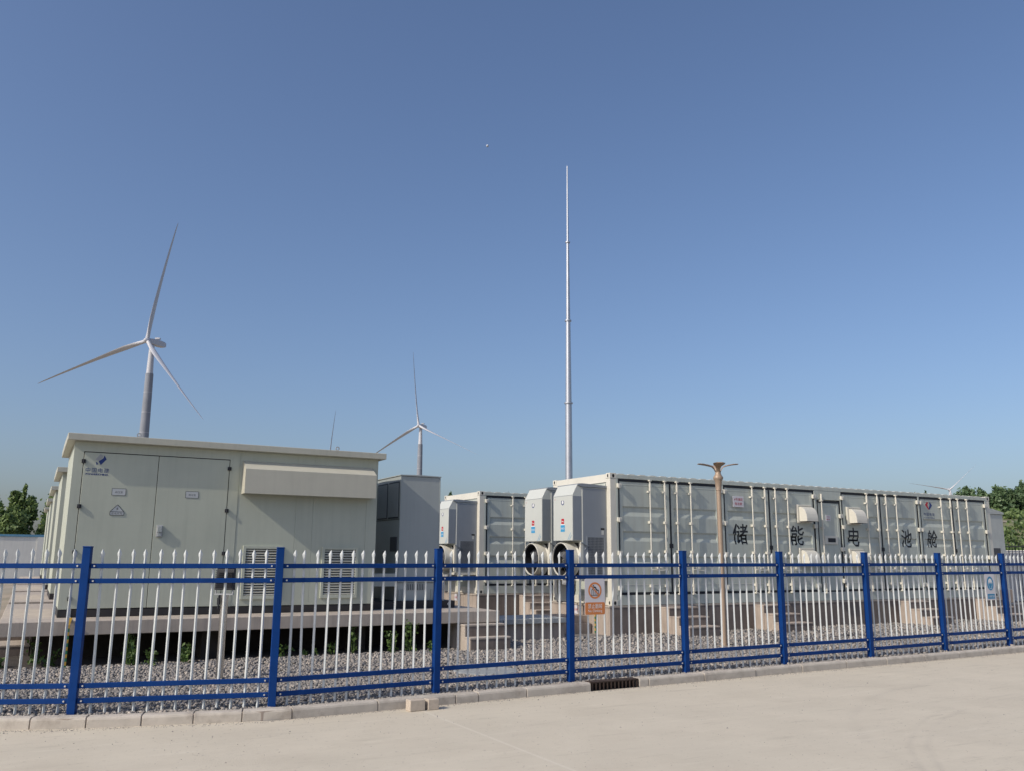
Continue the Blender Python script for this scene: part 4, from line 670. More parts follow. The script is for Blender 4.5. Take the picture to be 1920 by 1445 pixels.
DP = 2.75                                              # depth of a kiosk
def kiosk(loc, label, full=True):
    t = thing('kiosk_substation', label, 'substation', loc, RZ, 'cream kiosk substations in a row')
    W = 5.14; zb, zt = .775, 3.405
    MB().box(.004, W-.004, .01, DP, zb, zt).build('wall', M['cream'], t, bevel=.006)
    MB().box(-.0, W, .0, DP, .652, .768).build('base_frame', M['plinth'], t, bevel=.004)
    # roof: slightly pitched lid with a deep fascia
    rf = MB().prism([(-.15,3.408),(-.15,3.517),(DP*.5,3.56),(DP+.15,3.517),(DP+.15,3.408)], 'x', -.115, W+.10).build('roof', M['creamroof'], t, bevel=.006)
    for x in (.95, 4.37):
        MB().ring((x, .12-.006, 3.582), 'y', .022, .040, .014, 16).box(x-.012, x+.012, .112, .128, 3.52, 3.546).build('lifting_eye', M['greywhite'], rf)
    if not full: return t
    # frame strips round the doors
    fr = MB().box(0,.143,-.002,.012,zb,zt).box(2.435,2.60,-.002,.012,zb,zt).box(.143,2.435,-.002,.012,3.250,zt)
    fr.build('door_frame', M['cream'], t)
    wp = MB()
    for a, b in ((2.604,3.62),(3.624,3.93),(3.934,4.93),(4.934,5.138)): wp.box(a, b, .0035, .012, zb+.004, zt)
    wp.build('wall_panel', M['cream'], t)
    hx = {0:(.155,'left'), 1:(2.424,'right')}
    for k, (a, b) in enumerate(((.155,1.274),(1.283,2.424))):
        d = MB().box(a, b, -.004, .012, .782, 3.236).build('door', M['cream'], t, bevel=.003)
        MB().box(a-.011, b+.010, -.0005, .0005, .774, 3.249).build('door_gap', M['hole'], t)
        xh = .151 if k == 0 else 2.428
        for z in (3.09, 2.37, 1.65, .935):
            MB().box(xh-.03, xh+.03, -.03, .0, z-.03, z+.03).tube([(xh,-.032,z-.032),(xh,-.032,z+.032)], .009, 8).build('hinge', M['black'], d, bevel=.003)
        sx = .705 if k == 0 else 1.84
        pl = MB().box(sx-.098, sx+.108, -.0075, -.0042, 2.565, 2.672).build('name_plate', M['plate'], d)
    doors = [q for q in t.children if q.name.startswith('door') and not q.name.startswith('door_')]
    d0, d1 = doors
    for d, sx in ((d0,.705),(d1,1.84)):
        f = MB()
        for a, b, c, e in ((sx-.101,sx+.111,2.562,2.567),(sx-.101,sx+.111,2.670,2.675),(sx-.101,sx-.096,2.562,2.675),(sx+.106,sx+.111,2.562,2.675)): f.box(a,b,-.009,-.0076,c,e)
        f.build('plate_border', M['inkblack'], d)
        text_mb('高压室', sx-.05, 2.597, .115, .036, -.0082).build('lettering', M['inkgrey'], d)
    # warning triangle
    MB().add([(.609,-.006,2.302),(.811,-.006,2.302),(.811,-.006,2.309),(.71,-.006,2.405),(.609,-.006,2.309)], [(0,1,2,3,4)]).box(.609,.811,-.0075,-.0045,2.246,2.298).build('warning_plate', M['plate'], d0)
    f = MB()
    for p_, q_ in (((.607,2.244),(.813,2.244)),((.607,2.300),(.813,2.300)),((.607,2.244),(.607,2.300)),((.813,2.244),(.813,2.300)),((.607,2.300),(.71,2.412)),((.813,2.300),(.71,2.412))):
        f.tube([(p_[0],-.009,p_[1]),(q_[0],-.009,q_[1])], .0032, 6)
    f.build('plate_border', M['inkblack'], d0)
    MB().add([(.722,-.008,2.375),(.692,-.008,2.342),(.708,-.008,2.342),(.698,-.008,2.315),(.73,-.008,2.35),(.713,-.008,2.35)], [(0,1,2),(2,5,0),(2,3,4),(2,4,5)]).build('lightning_mark', M['inkgrey'], d0)
    text_mb('有电危险', .628, 2.254, .165, .034, -.0085, 1.1).build('lettering', M['inkgrey'], d0)
    # company mark and name
    x, z, w, h, y = .318, 3.035, .165, .185, -.006
    lg = MB(); q = [(.0,.50),(.42,1.0),(.66,.86),(.66,.74),(.34,.36)]; poly_mb([(x+a*w, z+b*h) for a, b in q], y).build('logo_mark', M['logogrey'], d0)
    q = [(.78,.90),(1.0,.55),(.52,.02),(.30,.34),(.70,.64)]; MB().add([(x+a*w,y,z+b*h) for a, b in q], [(0,4,1),(4,2,1),(4,3,2)]).build('logo_mark', M['inknavy'], d0)
    q = [(.06,.26),(.14,.02),(.28,.10),(.16,.27)]; MB().add([(x+a*w,y,z+b*h) for a, b in q], [(0,1,2,3)]).build('logo_mark', M['inknavy'], d0)
    text_mb('中国电建', .192, 2.915, .342, .075, y, 1.12).build('lettering', M['inknavy'], d0)
    for dx, dz in ((0,0),(.003,.0),(0,.003)): text_mb('POWERCHINA', .195+dx, 2.872+dz, .332, .028, y-dx*.1-dz*.2).build('lettering', M['inknavy'], d0)
    hd = MB().box(1.330,1.424,-.035,-.004,1.908,2.098).build('handle', M['greywhite'], d1, bevel=.006)
    MB().box(1.342,1.412,-.055,-.036,1.985,2.085).box(1.350,1.405,-.044,-.036,1.918,1.975).build('latch', M['pcs'], hd, bevel=.004)
    # long rain hood over the upper vent
    d = .26
    hood = MB(); prof = [(.0,3.245),(-d,3.085),(-d,2.665),(-d+.012,2.665),(-d+.012,3.075),(.0,3.232)]
    hood.prism(prof, 'x', 2.655, 5.02)
    for xx in (2.655, 5.012): hood.prism([(.0,3.240),(-d+.004,3.08),(-d+.004,2.668),(.0,2.668)], 'x', xx, xx+.008)
    hood.build('rain_hood', M['creamwhite'], t)
    MB().box(2.67,5.0,-.002,.004,2.70,3.2).build('vent_mesh', M['pcsdark'], t)
    # louvred vents
    for a, b in ((2.745,3.435),(4.13,4.81)):
        z0, z1 = .885, 1.785; v = MB()
        for q in ((a,a+.05,z0,z1),(b-.05,b,z0,z1),(a+.05,b-.05,z1-.05,z1),(a+.05,b-.05,z0,z0+.06)): v.box(q[0],q[1],-.03,.004,q[2],q[3])
        v = v.build('louvre_vent', M['cream'], t, bevel=.003)
        MB().box(a+.05,b-.05,-.0015,.002,z0+.06,z1-.05).build('dark_backing', M['hole'], v)
        sm = None; nsl = 18; dz = (z1-z0-.11)/nsl
        for k in range(nsl):
            zc = z0+.06+dz*(k+.5)
            sl_ = MB().prism([(-.026,zc-.014),(-.024,zc-.010),(-.004,zc+.012),(-.006,zc+.008)], 'x', a+.05, b-.05).build('slat', M['creamwhite'], v)
    return t
k0 = kiosk(gp(B0,0,0,.65), 'cream kiosk with long rain hood, two labelled doors and louvres, nearest of the row')
kb = kiosk(gp(B0,0,6.25,.65), 'cream kiosk second in the row, its lit side just behind the front one', full=False)
for k, lab in ((2,'cream kiosk third in the row behind the front one'), (3,'cream kiosk fourth in the row, only a sliver showing'), (4,'cream kiosk farthest in the row beside the white wall')):
    copy_tree(kb, gp(B0,0,6.25*k,.65), lab)

# concrete platforms under them
def platform(loc, label):
    t = thing('concrete_platform', label, 'platform', loc, RZ, 'raised concrete platforms in a row'); t['zb'] = 0.0
    MB().box(-.75,7.32,-.82,4.55,.445,.65).build('slab', M['concrete'], t, bevel=.008)
    MB().box(-.3,7.2,.45,.65,-.05,.445).box(-.3,-.1,.65,4.3,-.05,.445).box(7.0,7.2,.65,4.3,-.05,.445).box(-.1,7.0,4.1,4.3,-.05,.445).build('support_wall', M['soil_void_shade'], t)  # near-black walls and piers: shade of the void put into their colour
    for x in (2.1, 4.6): MB().box(x,x+.25,-.45,.449,-.05,.444).build('pier', M['soil_void_shade'], t)
    return t
p0 = platform(gp(B0,0,0), 'long grey concrete platform carrying the nearest kiosk')
for k, lab in ((1,'second concrete platform behind the nearest, empty strip showing at left'),(2,'third concrete platform in the row of slabs'),(3,'fourth concrete platform, thin pale strip far left'),(4,'farthest concrete platform near the white wall')):
    copy_tree(p0, gp(B0,0,6.25*k), lab)
sheet('bare_soil', [gp(B0,-.75,-.80,.0),gp(B0,7.3,-.80,.0),gp(B0,7.3,4.6,.0),gp(B0,-.75,4.6,.0)], [(0,1,2,3)], M['soil_void_shade'])
# steps at the right end of the near platform
def stairs(o, u0, u1, label, treads, group, z0=-.06, m='foundation'):
    t = thing('concrete_steps', label, 'steps', gp(o,0,0), RZ, group); v0 = 0
    for (va, vb, z) in treads:
        MB().box(u0, u1, va, vb, z0, z-.035).box(u0-.005, u1+.012, va-.015, vb, z-.035, z).build('step', M[m], t, bevel=.006)
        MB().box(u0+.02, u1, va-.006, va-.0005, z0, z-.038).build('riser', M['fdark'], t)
    return t
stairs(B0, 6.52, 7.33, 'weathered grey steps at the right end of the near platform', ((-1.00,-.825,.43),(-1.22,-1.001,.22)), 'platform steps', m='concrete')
MB().box(6.50,7.33,-.80,-.3,-.05,.444).build('support_wall', M['concrete'], p0)
# low steps left of the near platform
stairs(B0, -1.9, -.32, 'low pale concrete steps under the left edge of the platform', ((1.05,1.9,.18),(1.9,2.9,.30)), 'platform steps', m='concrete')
# earth strip with yellow and green bands
es = thing('earthing_strip', 'yellow and green striped earthing strip rising to the platform', 'earthing strip', gp(B0,.13,-.88), RZ); es['zb'] = 0.0
nb = 12
for k in range(nb):
    z = -.02+k*.052; MB().box(-.03,.03,-.004,.004,z,z+.052).build('yellow_band' if k % 2 else 'green_band', M['yellow'] if k % 2 else M['green'], es)
mb = MB().add([(-.03,-.004,.604),(.03,-.004,.604),(.055,.05,.70),(-.005,.05,.70),(-.03,.004,.604),(.03,.004,.604),(.055,.058,.70),(-.005,.058,.70)], [(0,1,2,3),(7,6,5,4),(0,4,5,1),(1,5,6,2),(2,6,7,3),(3,7,4,0)])
mb.build('bent_end', M['yellow'], es)
MB().box(-.002,.058,.052,.87,.656,.664).box(-.002,.058,.865,.873,.66,.79).build('bare_end', M['greywhite'], es)

# grey converter cabinet beside the kiosk
def cabinet(loc, label):
    t = thing('converter_cabinet', label, 'cabinet', loc, RZ, 'grey converter cabinets')
    W, D = .84, 2.2; za, zt = 1.13, 3.185
    MB().box(0,W,0,D,za,zt).build('body', M['pcs'], t, bevel=.01)
    MB().prism([(-.015,zt+.002),(W+.015,zt+.002),(W+.015,zt+.02),(W*.5,zt+.03),(-.015,zt+.02)], 'y', -.02, D).build('roof_sheet', M['pcs'], t)
    MB().box(W-.012,W+.006,-.006,-.0005,za,zt).box(-.004,.012,-.006,-.0005,za,zt).build('edge_trim', M['pcs'], t)
    # louvred side towards the kiosk
    for a, b in ((.07,.62),(.70,1.25),(1.33,1.88)):
        v = MB().box(-.012,-.002,a,b,2.36,3.08).build('side_vent', M['pcsdark'], t)
        for k in range(9):
            y = a+.03+k*(b-a-.06)/8; MB().box(-.026,-.0125,y-.012,y+.006,2.39,3.05).build('slat', M['pcs'], v)
    MB().box(-.008,-.002,.0,D,2.335,2.345).build('seam', M['pcsdark'], t)
    MB().box(-.014,-.002,.12,.46,1.72,2.0).build('side_vent', M['pcsdark'], t)
    MB().tube([(-.02,.78,1.74),(-.02,.9,1.74)], .012, 8).build('handle', M['greywhite'], t)
    # base frame with cable compartment
    MB().box(.0,W,.03,D,.79,1.125).build('base_panel', M['pcsbase'], t, bevel=.004)
    gr = MB().box(.20,.60,.022,.029,.99,1.10).build('grille', M['pcsdark'], t)
    for k in range(11): MB().box(.21+k*.036,.225+k*.036,.012,.021,.99,1.10).build('grille_bar', M['pcsbase'], gr)
    for x in (.02,.10,.70): MB().box(x,x+.03,.0,.029,.79,1.0).build('cable_duct', M['pcs'], t)
    MB().box(-.70,-.01,-.0,.3,1.06,1.30).build('cable_box', M['pcsbase'], t, bevel=.004)
    for x in (-.66,-.32): MB().box(x,x+.06,.01,.07,.79,1.06).build('leg', M['pcsbase'], t)
    MB().box(-.72,W+.32,-.12,D,.652,.785).build('base_frame', M['plinth'], t, bevel=.004)
    MB().box(W+.16,W+.22,-.124,-.1205,.71,.74).box(W+.175,W+.205,-.124,-.1205,.69,.76).build('earth_mark', M['inkwhite'], t)
    return t
c0 = cabinet(gp(B0,5.80,.5,.65), 'tall grey converter cabinet half in shadow right of the near kiosk')
copy_tree(c0, gp(B0,5.80,6.75,.65), 'grey converter cabinet hidden behind the first, on the second platform')

# ---------------------------------------------------------------- battery containers
CL, CW, CZ0, CZ1 = 13.716, 2.438, .606, 3.50
GR = ((2.775,2.735,2.64,2.55),(2.222,2.185,2.075,2.0),(1.677,1.64,1.546,1.458))     # grooves pressed in the door leaves
def leaf_y(z):
    """depth of the pressed sheet at height z: 0.012 outside, 0.046 in a groove"""
    for a, b, c, d in GR:
        if d <= z <= a:
            if z > b: return .020+(a-z)/(a-b)*.028
            if z < c: return .020+(z-d)/(c-d)*.028
            return .048
    return .020
def conform(mb, x0):
    bm = bmesh.new(); vs = [bm.verts.new(p) for p in mb.v]; bm.verts.ensure_lookup_table()
    for f in mb.f:
        try: bm.faces.new([vs[i] for i in f])
        except ValueError: pass
    for g in GR:
        for z in g: bmesh.ops.bisect_plane(bm, geom=bm.verts[:]+bm.edges[:]+bm.faces[:], plane_co=(0,0,z), plane_no=(0,0,1))
    out = MB(); bm.verts.index_update()
    out.v = [(v.co.x, leaf_y(v.co.z)-.0025, v.co.z) for v in bm.verts]; out.f = [tuple(v.index for v in f.verts) for f in bm.faces]; bm.free(); return out
def lockbar(x, leaf, z0=.79, z1=3.405):
    lb = MB().tube([(x,-.040,z0+.02),(x,-.040,z1-.02)], .0165, 8).build('lock_bar', M['contlight'], leaf, smooth=True)
    br = MB()
    br.box(x-.03,x+.03,-.072,-.005,z1-.03,z1).box(x-.03,x+.03,-.072,-.005,z0-.005,z0+.03)
    br.tube([(x,-.040,3.13),(x,-.040,3.30)], .026, 8)
    br.box(x-.052,x-.02,-.050,.018,3.10,3.14)
    for z in (2.43, 1.78, 1.02): br.box(x-.032,x+.032,-.066,.020,z-.028,z+.028)
    br.box(x-.022,x+.022,-.074,-.03,z0+.06,z0+.22)
    return lb, br
def hinge(x, z, leaf, s):
    return MB().box(x-.055,x+.055,-.048,.02,z-.048,z+.048).box(x-.055-.02*s,x-.02-.02*s,-.062,-.02,z-.06,z+.03).build('hinge', M['contlight'], leaf, bevel=.005)
def door_leaf(t, a, b, z0, z1, hs, bars, grooves=True, hz=(3.225,2.47,1.735,.98)):
    """a..b along the side, hs = -1 hinged at a, +1 hinged at b"""
    s = .085
    mb = MB().box(a,a+s,.015,.06,z0,z1).box(b-s,b,.015,.06,z0,z1).box(a+s,b-s,.0165,.06,z1-.085,z1).box(a+s,b-s,.0165,.06,z0,z0+.075)
    leaf = mb.build('door', M['cont'], t, bevel=.005)
    if grooves:
        prof = [(.020, z0+.075)]
        for (q, r_, u_, w) in GR[::-1]: prof += [(.020, w),(.048, u_),(.048, r_),(.020, q)]
        prof += [(.020, z1-.085),(.080, z1-.085),(.080, z0+.075)]
        MB().prism(prof, 'x', a+s, b-s).build('pressed_panel', M['cont'], leaf)
        MB().box(a+s,b-s,.014,.0198,1.045,1.056).build('seam', M['contlight'], leaf)
    else:
        MB().box(a+s,b-s,.022,.05,z0+.075,z1-.085).build('pressed_panel', M['cont'], leaf)
    for x in bars:
        lb, br = lockbar(x, leaf, z0-.06, z1+.065); br.build('bar_bracket', M['contlight'], leaf)
    if len(bars) == 2:
        h = MB()
        for x, d in ((bars[0], 1),(bars[1], 1 if hs > 0 else -1)):
            h.tube([(x,-.075,1.38),(x+d*.10,-.085,1.37),(x+d*.30,-.085,1.355)], .011, 8).box(x+d*.17-.03,x+d*.17+.03,-.085,.008,1.40,1.44)
        h.build('lock_handle', M['contlight'], leaf)
    xh = a-.03 if hs < 0 else b+.03
    for z in hz: hinge(xh, z, leaf, hs)
    return leaf
def seals(t, a, m_, b, z0, z1):
    w = .052; y0, y1 = .006, .06
    MB().box(a-w,a-.002,y0,y1,z0-w,z1+w).box(b+.002,b+w,y0,y1,z0-w,z1+w).box(a-.002,b+.002,y0,y1,z1+.002,z1+w).box(a-.002,b+.002,y0,y1,z0-w,z0-.002).build('door_seal', M['black'], t)
    if m_: MB().box(m_[0]+.002,m_[1]-.002,  .010,.05,z0,z1).box(m_[0]-.03,m_[1]+.03,-.0,.0145,1.50+.36,1.50+.46).build('door_seal', M['black'], t)

def cooling_unit(t, y0, full=True):
    """unit on the end wall (x = 0, facing -x) between y0 and y0+.82"""
    y1 = y0+.82; o = {}
    b = MB().box(-.655,-.004,y0,y1,1.20,3.16).build('cooling_unit', M['acpaint'], t, bevel=.006)
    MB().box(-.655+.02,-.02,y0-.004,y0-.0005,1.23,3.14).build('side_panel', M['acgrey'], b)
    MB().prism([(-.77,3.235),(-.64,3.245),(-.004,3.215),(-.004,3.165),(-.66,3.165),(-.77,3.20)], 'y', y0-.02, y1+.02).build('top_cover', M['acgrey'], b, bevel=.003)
    # hood standing proud of the body, with a slanted top and an open bottom
    hd = MB().prism([(-.90,1.995),(-.90,2.985),(-.775,3.215),(-.656,3.215),(-.656,1.995)], 'y', y0+.012, y1-.012).build('hood', M['acpaint'], b, bevel=.006)
    MB().box(-.903,-.9005,y0+.02,y1-.02,2.972,2.979).box(-.885,-.66,y0+.009,y0+.0118,2.01,2.96).build('seam', M['acgrey'], hd)
    # fan cowl: flared ring
    cy, cz = y0+.445, 1.59
    cw = MB(); n = 32; prof = [(-.93,.345),(-.945,.352),(-.94,.366),(-.80,.356),(-.70,.352),(-.64,.40),(-.64,.33),(-.80,.335)]
    vs = []; fs = []; m_ = len(prof)
    for i in range(n):
        a = 2*math.pi*i/n
        for x, r in prof: vs.append((x, cy+math.cos(a)*r, cz+math.sin(a)*r))
    for i in range(n):
        for e in range(m_): fs.append((i*m_+e, i*m_+(e+1)%m_, ((i+1)%n)*m_+(e+1)%m_, ((i+1)%n)*m_+e))
    cw.add(vs, fs).build('fan_cowl', M['contlight'], b, smooth=True, fixn=True)
    fb = MB().box(-.668,-.656,cy-.36,cy+.36,cz-.36,cz+.36).build('cowl_plate', M['hole'], b)
    MB().box(-.70,-.656,y0+.0,y0+.07,1.24,1.97).box(-.70,-.656,y1-.05,y1,1.24,1.97).build('cowl_post', M['contlight'], b)
    f = MB()
    for k in range(5):
        a = 2*math.pi*k/5+.4; r0, r1 = .07, .315
        pts = []
        for r, w0, w1 in ((r0,-.2,.5),(r1*.6,-.1,.55),(r1,.1,.62)):
            for w, dx in ((w0,-.045),(w1,.035)): pts.append((-.76+dx, cy+math.cos(a+w)*r, cz+math.sin(a+w)*r))
        f.add(pts, [(0,1,3,2),(2,3,5,4)])
    f.tube([(-.80,cy,cz),(-.69,cy,cz)], .08, 14)
    f.build('fan', M['pcsdark'], b)
    g = MB()
    for r in (.10,.18,.26,.32): g.ring((-.70,cy,cz), 'x', r-.003, r+.003, .005, 28)
    for k in range(4):
        a = math.pi*k/4; g.tube([(-.70,cy-math.cos(a)*.33,cz-math.sin(a)*.33),(-.70,cy+math.cos(a)*.33,cz+math.sin(a)*.33)], .004, 5)
    g.build('fan_guard', M['greywhite'], b)
    MB().ring((-.925,cy,cz), 'x', .3285, .334, .25, 32).build('cowl_shade_lining', M['hole'], b, smooth=True)  # added black lining: shade inside the cowl as colour, likewise the dark fan
    # perforated grille on the side: dark sheet with a raised grid
    gp_ = MB().box(-.52,-.10,y0-.007,y0-.0045,1.275,2.07).build('side_grille', M['pcsdark'], b)
    g = MB(); 
    for k in range(13):
        x = -.52+.42*k/12; g.box(x-.003,x+.003,y0-.013,y0-.0075,1.275,2.07)
    for k in range(24):
        z = 1.275+.795*k/23; g.box(-.52,-.10,y0-.0125,y0-.0078,z-.003,z+.003)
    g.box(-.55,-.52,y0-.012,y0-.0045,1.25,2.10).box(-.10,-.07,y0-.012,y0-.0045,1.25,2.10).box(-.52,-.10,y0-.012,y0-.0045,2.07,2.10).box(-.52,-.10,y0-.012,y0-.0045,1.25,1.275)
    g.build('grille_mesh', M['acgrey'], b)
    MB().box(-.17,-.075,y0-.012,y0-.0045,2.235,2.275).build('nameplate', M['black'], b)
    MB().box(-.15,-.09,y0-.010,y0-.0045,2.13,2.225).build('data_plate', M['plate'], b)
    # marks on the hood front (facing -x); built facing -y then turned
    def onface(mb, name, m):
        mb.v = [(-.9015+(p[1]), y0+.41-p[0], p[2]) for p in mb.v]      # x grows to the viewer's right
        return mb.build(name, m, hd)
    onface(MB().ring((0,-.001,2.832), 'y', .040, .058, -.001, 22, (40, 330)), 'round_logo', M['inknavy'])
    onface(poly_mb([(math.cos(i*.35)*.036, 2.832+math.sin(i*.35)*.036) for i in range(18)], -.001), 'round_logo', M['inkwhite'])
    onface(MB().prism(rounded(-.055,.055,2.36,2.475,.012), 'y', -.0016,-.0004), 'red_sticker', M['inkred'])
    onface(MB().tube([(-.035,-.002,2.425),(-.01,-.002,2.418),(.01,-.002,2.408),(.038,-.002,2.405)], [.008,.007,.009,.005], 6, sq=.1), 'sticker_mark', M['inkwhite'])
    onface(MB().box(-.085,.085,-.0014,-.0004,2.19,2.335), 'blue_sticker', M['inkcyan'])
    onface(text_mb('精密空调', -.07, 2.235, .14, .05, -.0022, 1.05), 'lettering', M['inkwhite'])
    onface(MB().box(-.085,.085,-.0014,-.0004,2.336,2.356), 'white_sticker', M['inkwhite'])
    for q in range(2):
        onface(MB().add([(.20+q*.06,-.001,2.01),(.215+q*.06,-.001,2.01),(.335+q*.035,-.001,2.17-q*.05),(.325+q*.035,-.001,2.17-q*.05)], [(0,1,2,3)]), 'corner_stripe', M['inkcyan'])
    onface(text_mb('小心触电', -.37, 2.90, .07, .018, -.001, 1.05), 'lettering', M['inkred'])
    # mounting frame, drain pipe
    MB().box(-.66,-.01,y0,y0+.05,1.13,1.198).box(-.66,-.01,y1-.05,y1,1.13,1.198).box(-.70,-.62,y0,y1,1.14,1.197).build('mounting_frame', M['contlight'], b)
    MB().tube([(-.60,y0+.02,1.93),(-.70,y0-.04,1.95),(-.52,y0-.02,1.88),(-.60,y0+.005,1.80)], .014, 8).build('cable', M['acgrey'], b)
    return b

def container(loc, label, full=True):
    t = thing('battery_container', label, 'container', loc, RZ, 'long cream battery containers')
    # shell
    MB().box(.03,CL-.03,.083,CW-.05,.74,3.46).build('shell', M['cont'], t)
    fr = MB()
    for x0, x1 in ((0,.16),(CL-.14,CL)):
        for y0, y1 in ((.0,.16),(CW-.16,CW)): fr.box(x0,x1,y0,y1,.606+.118,CZ1-.118)
    fr.build('corner_post', M['contlight'], t, bevel=.008)
    ca = MB()
    for x0, sx in ((-.006,1),(CL+.006,-1)):
        for y0, sy in ((-.006,1),(CW+.006,-1)):
            for z0 in (CZ0, CZ1-.116): ca.box(x0,x0+sx*.178,y0,y0+sy*.162,z0,z0+.118)
    ca = ca.build('corner_casting', M['contlight'], t, bevel=.006)
    ho = MB()
    for z0 in (CZ0+.059, CZ1-.058):
        for x, y in ((.085,-.0075),(CL-.085,-.0075)):
            ho.prism([(x+math.cos(i*math.pi/6)*.032, z0+math.sin(i*math.pi/6)*.042) for i in range(12)], 'y', y, y+.001)
        for y in (.075, CW-.075):
            ho.prism([(y+math.cos(i*math.pi/6)*.026, z0+math.sin(i*math.pi/6)*.040) for i in range(12)], 'x', -.0075, -.0065)
    ho.build('casting_hole', M['hole'], ca)
    MB().box(.17,CL-.16,-.006,.056,3.385,3.478).box(.17,CL-.16,-.002,.056,.612,.825).build('side_rail', M['cont'], t, bevel=.004)
    MB().box(.003,.056,.157,CW-.157,3.30,3.485).box(.003,.056,.157,CW-.157,.612,.78).build('end_rail', M['contlight'], t, bevel=.004)
    # roof sheet with pressed ribs showing at the edge
    prof = [(.18, 3.470)]
    x = .2
    while x < CL-.45: prof += [(x,3.478),(x+.05,3.496),(x+.17,3.496),(x+.22,3.478)]; x += .30
    prof += [(CL-.18,3.478),(CL-.18,3.465),(.18,3.465)]
    MB().prism(prof, 'y', .004, CW-.004).build('roof_sheet', M['contlight'], t)
    # wall strips between the doors
    ws = MB()
    for a, b in ((.16,.214),(3.218,3.312),(6.382,6.462),(7.335,7.372),(10.452,10.522),(13.482,CL-.14)): ws.box(a,b,-.003,.056,.827,3.384)
    ws.box(6.462,7.335,-.002,.056,3.152,3.384)
    ws.build('wall_strip', M['cont'], t, bevel=.003)
    Z0, Z1 = .885, 3.325
    leaves = []
    for (a, m0, m1, b, bars) in ((.26,1.672,1.716,3.172,(1.08,1.505,1.86,2.27)),(3.358,4.79,4.834,6.336,(4.205,4.63,4.98,5.395)),
                                 (7.42,8.87,8.914,10.405,(8.32,8.73,9.08,9.49)),(10.57,11.95,11.994,13.435,(11.41,11.83,12.165,12.575))):
        leaves.append(door_leaf(t, a, m0, Z0, Z1, -1, bars[:2])); leaves.append(door_leaf(t, m1, b, Z0, Z1, 1, bars[2:]))
        seals(t, a, (m0, m1), b, Z0, Z1)
    pd = door_leaf(t, 6.51, 7.288, .86, 3.075, 1, (6.60,), grooves=False, hz=(2.75,1.9,1.1)); seals(t, 6.51, None, 7.288, .86, 3.075)
    # vent hoods with curved fronts
    def vent(x, z, leaf):
        v = MB().box(x-.06,x+.46,-.028,.021,z-.035,z+.425).build('vent_hood', M['contlight'], leaf, bevel=.004)
        pr = [(-.028,z+.37)]
        for k in range(9):
            a = R(90*k/8); pr.append((-.028-.24*math.sin(a)**1.0, z+.0+.37*math.cos(a)**.75 if k < 8 else z+.07))
        pr += [(-.268,z),(-.028,z)]
        MB().prism(pr, 'x', x, x+.40).build('curved_cover', M['contlight'], v, bevel=.004)
        MB().box(x+.01,x+.39,-.26,-.03,z-.003,z+.001).build('opening', M['hole'], v)
        MB().box(x-.03,x+.43,-.045,-.0285,z+.385,z+.40).build('rib', M['contlight'], v)
    vent(5.80,2.575,leaves[3]); vent(5.80,1.49,leaves[3]); vent(7.62,2.575,leaves[4]); vent(7.62,1.49,leaves[4])
    # control screen and label on the small door
    pn = MB().box(6.69,7.16,-.005,.023,2.02,2.235).build('control_panel', M['contlight'], pd, bevel=.004)
    MB().box(6.80,7.075,-.0085,-.0055,2.07,2.175).build('screen', M['black'], pn)
    MB().box(6.79,6.96,.014,.0215,2.61,2.76).build('label', M['signwhite'], pd)
    text_mb('小心', 6.81, 2.70, .13, .040, .0125).build('lettering', M['inkred'], pd); text_mb('触电', 6.81, 2.635, .13, .040, .0125).build('lettering', M['inkred'], pd)
    # plates and big characters
    pl = MB().box(3.59,3.935,-.028,-.020,2.862,3.125).box(3.62,3.9,-.02,.02,2.88,3.10).build('number_plate', M['signwhite'], leaves[2], bevel=.003)
    text_mb('4号储能', 3.622, 3.01, .28, .075, -.0295, 1.04).build('lettering', M['inkred'], pl)
    text_mb('电池舱', 3.645, 2.905, .235, .075, -.0295, 1.04).build('lettering', M['inkred'], pl)
    def bold(ch, x, z, w, h, leaf):
        mb = MB()
        for dx, dz in ((0,0),(.010,.0),(.0,.009),(.010,.009)):
            q = text_mb(ch, x+dx, z+dz, w-.01, h-.009, 0); mb.add(q.v, q.f)
        mb = conform(mb, 0); k = len(mb.v)
        mb.build('lettering', M['inkblack'], leaf)
    for ch, x, w, lf in (('储',3.585,.48,2),('能',5.515,.46,3),('电',7.60,.43,4),('池',9.68,.44,5),('舱',10.78,.42,6)): bold(ch, x, 1.975, w, .49, leaves[lf])
    logo_tri(leaves[6], 10.79, 3.03, .30, .26, .0175, M['inkred'], M['inknavy'])
    text_mb('中国电建', 10.70, 2.862, .47, .085, .0175, 1.1).build('lettering', M['inknavy'], leaves[6])
    text_mb('POWERCHINA', 10.70, 2.79, .47, .034, .0175).build('lettering', M['inknavy'], leaves[6])
    cooling_unit(t, .145); cooling_unit(t, 1.455)
    MB().box(-.50,-.30,1.02,1.24,1.03,1.17).box(-.515,-.495,1.05,1.21,1.06,1.14).build('junction_box', M['greywhite'], t, bevel=.004)
    MB().tube([(-.35,1.22,1.17),(-.35,1.22,.62)], .02, 8).tube([(-.42,1.0,1.13),(-.42,1.0,.4)], .018, 8).build('drain_pipe', M['contlight'], t)
    MB().box(.0035,.02,.30,.62,.615,1.18).box(.0035,.02,1.5,2.1,.615,1.18).build('end_cover', M['contlight'], t)
    MB().box(-.003,.003,.20,.22,.80,3.28).build('edge_strip', M['contlight'], t)
    return t
ct1 = container(gp(C0,0,0,CZ0), 'long cream battery container with black characters across its doors')
ct2 = copy_tree(ct1, gp(C0,0,6.5,CZ0), 'second cream battery container, its end and first doors showing behind the cabinet')
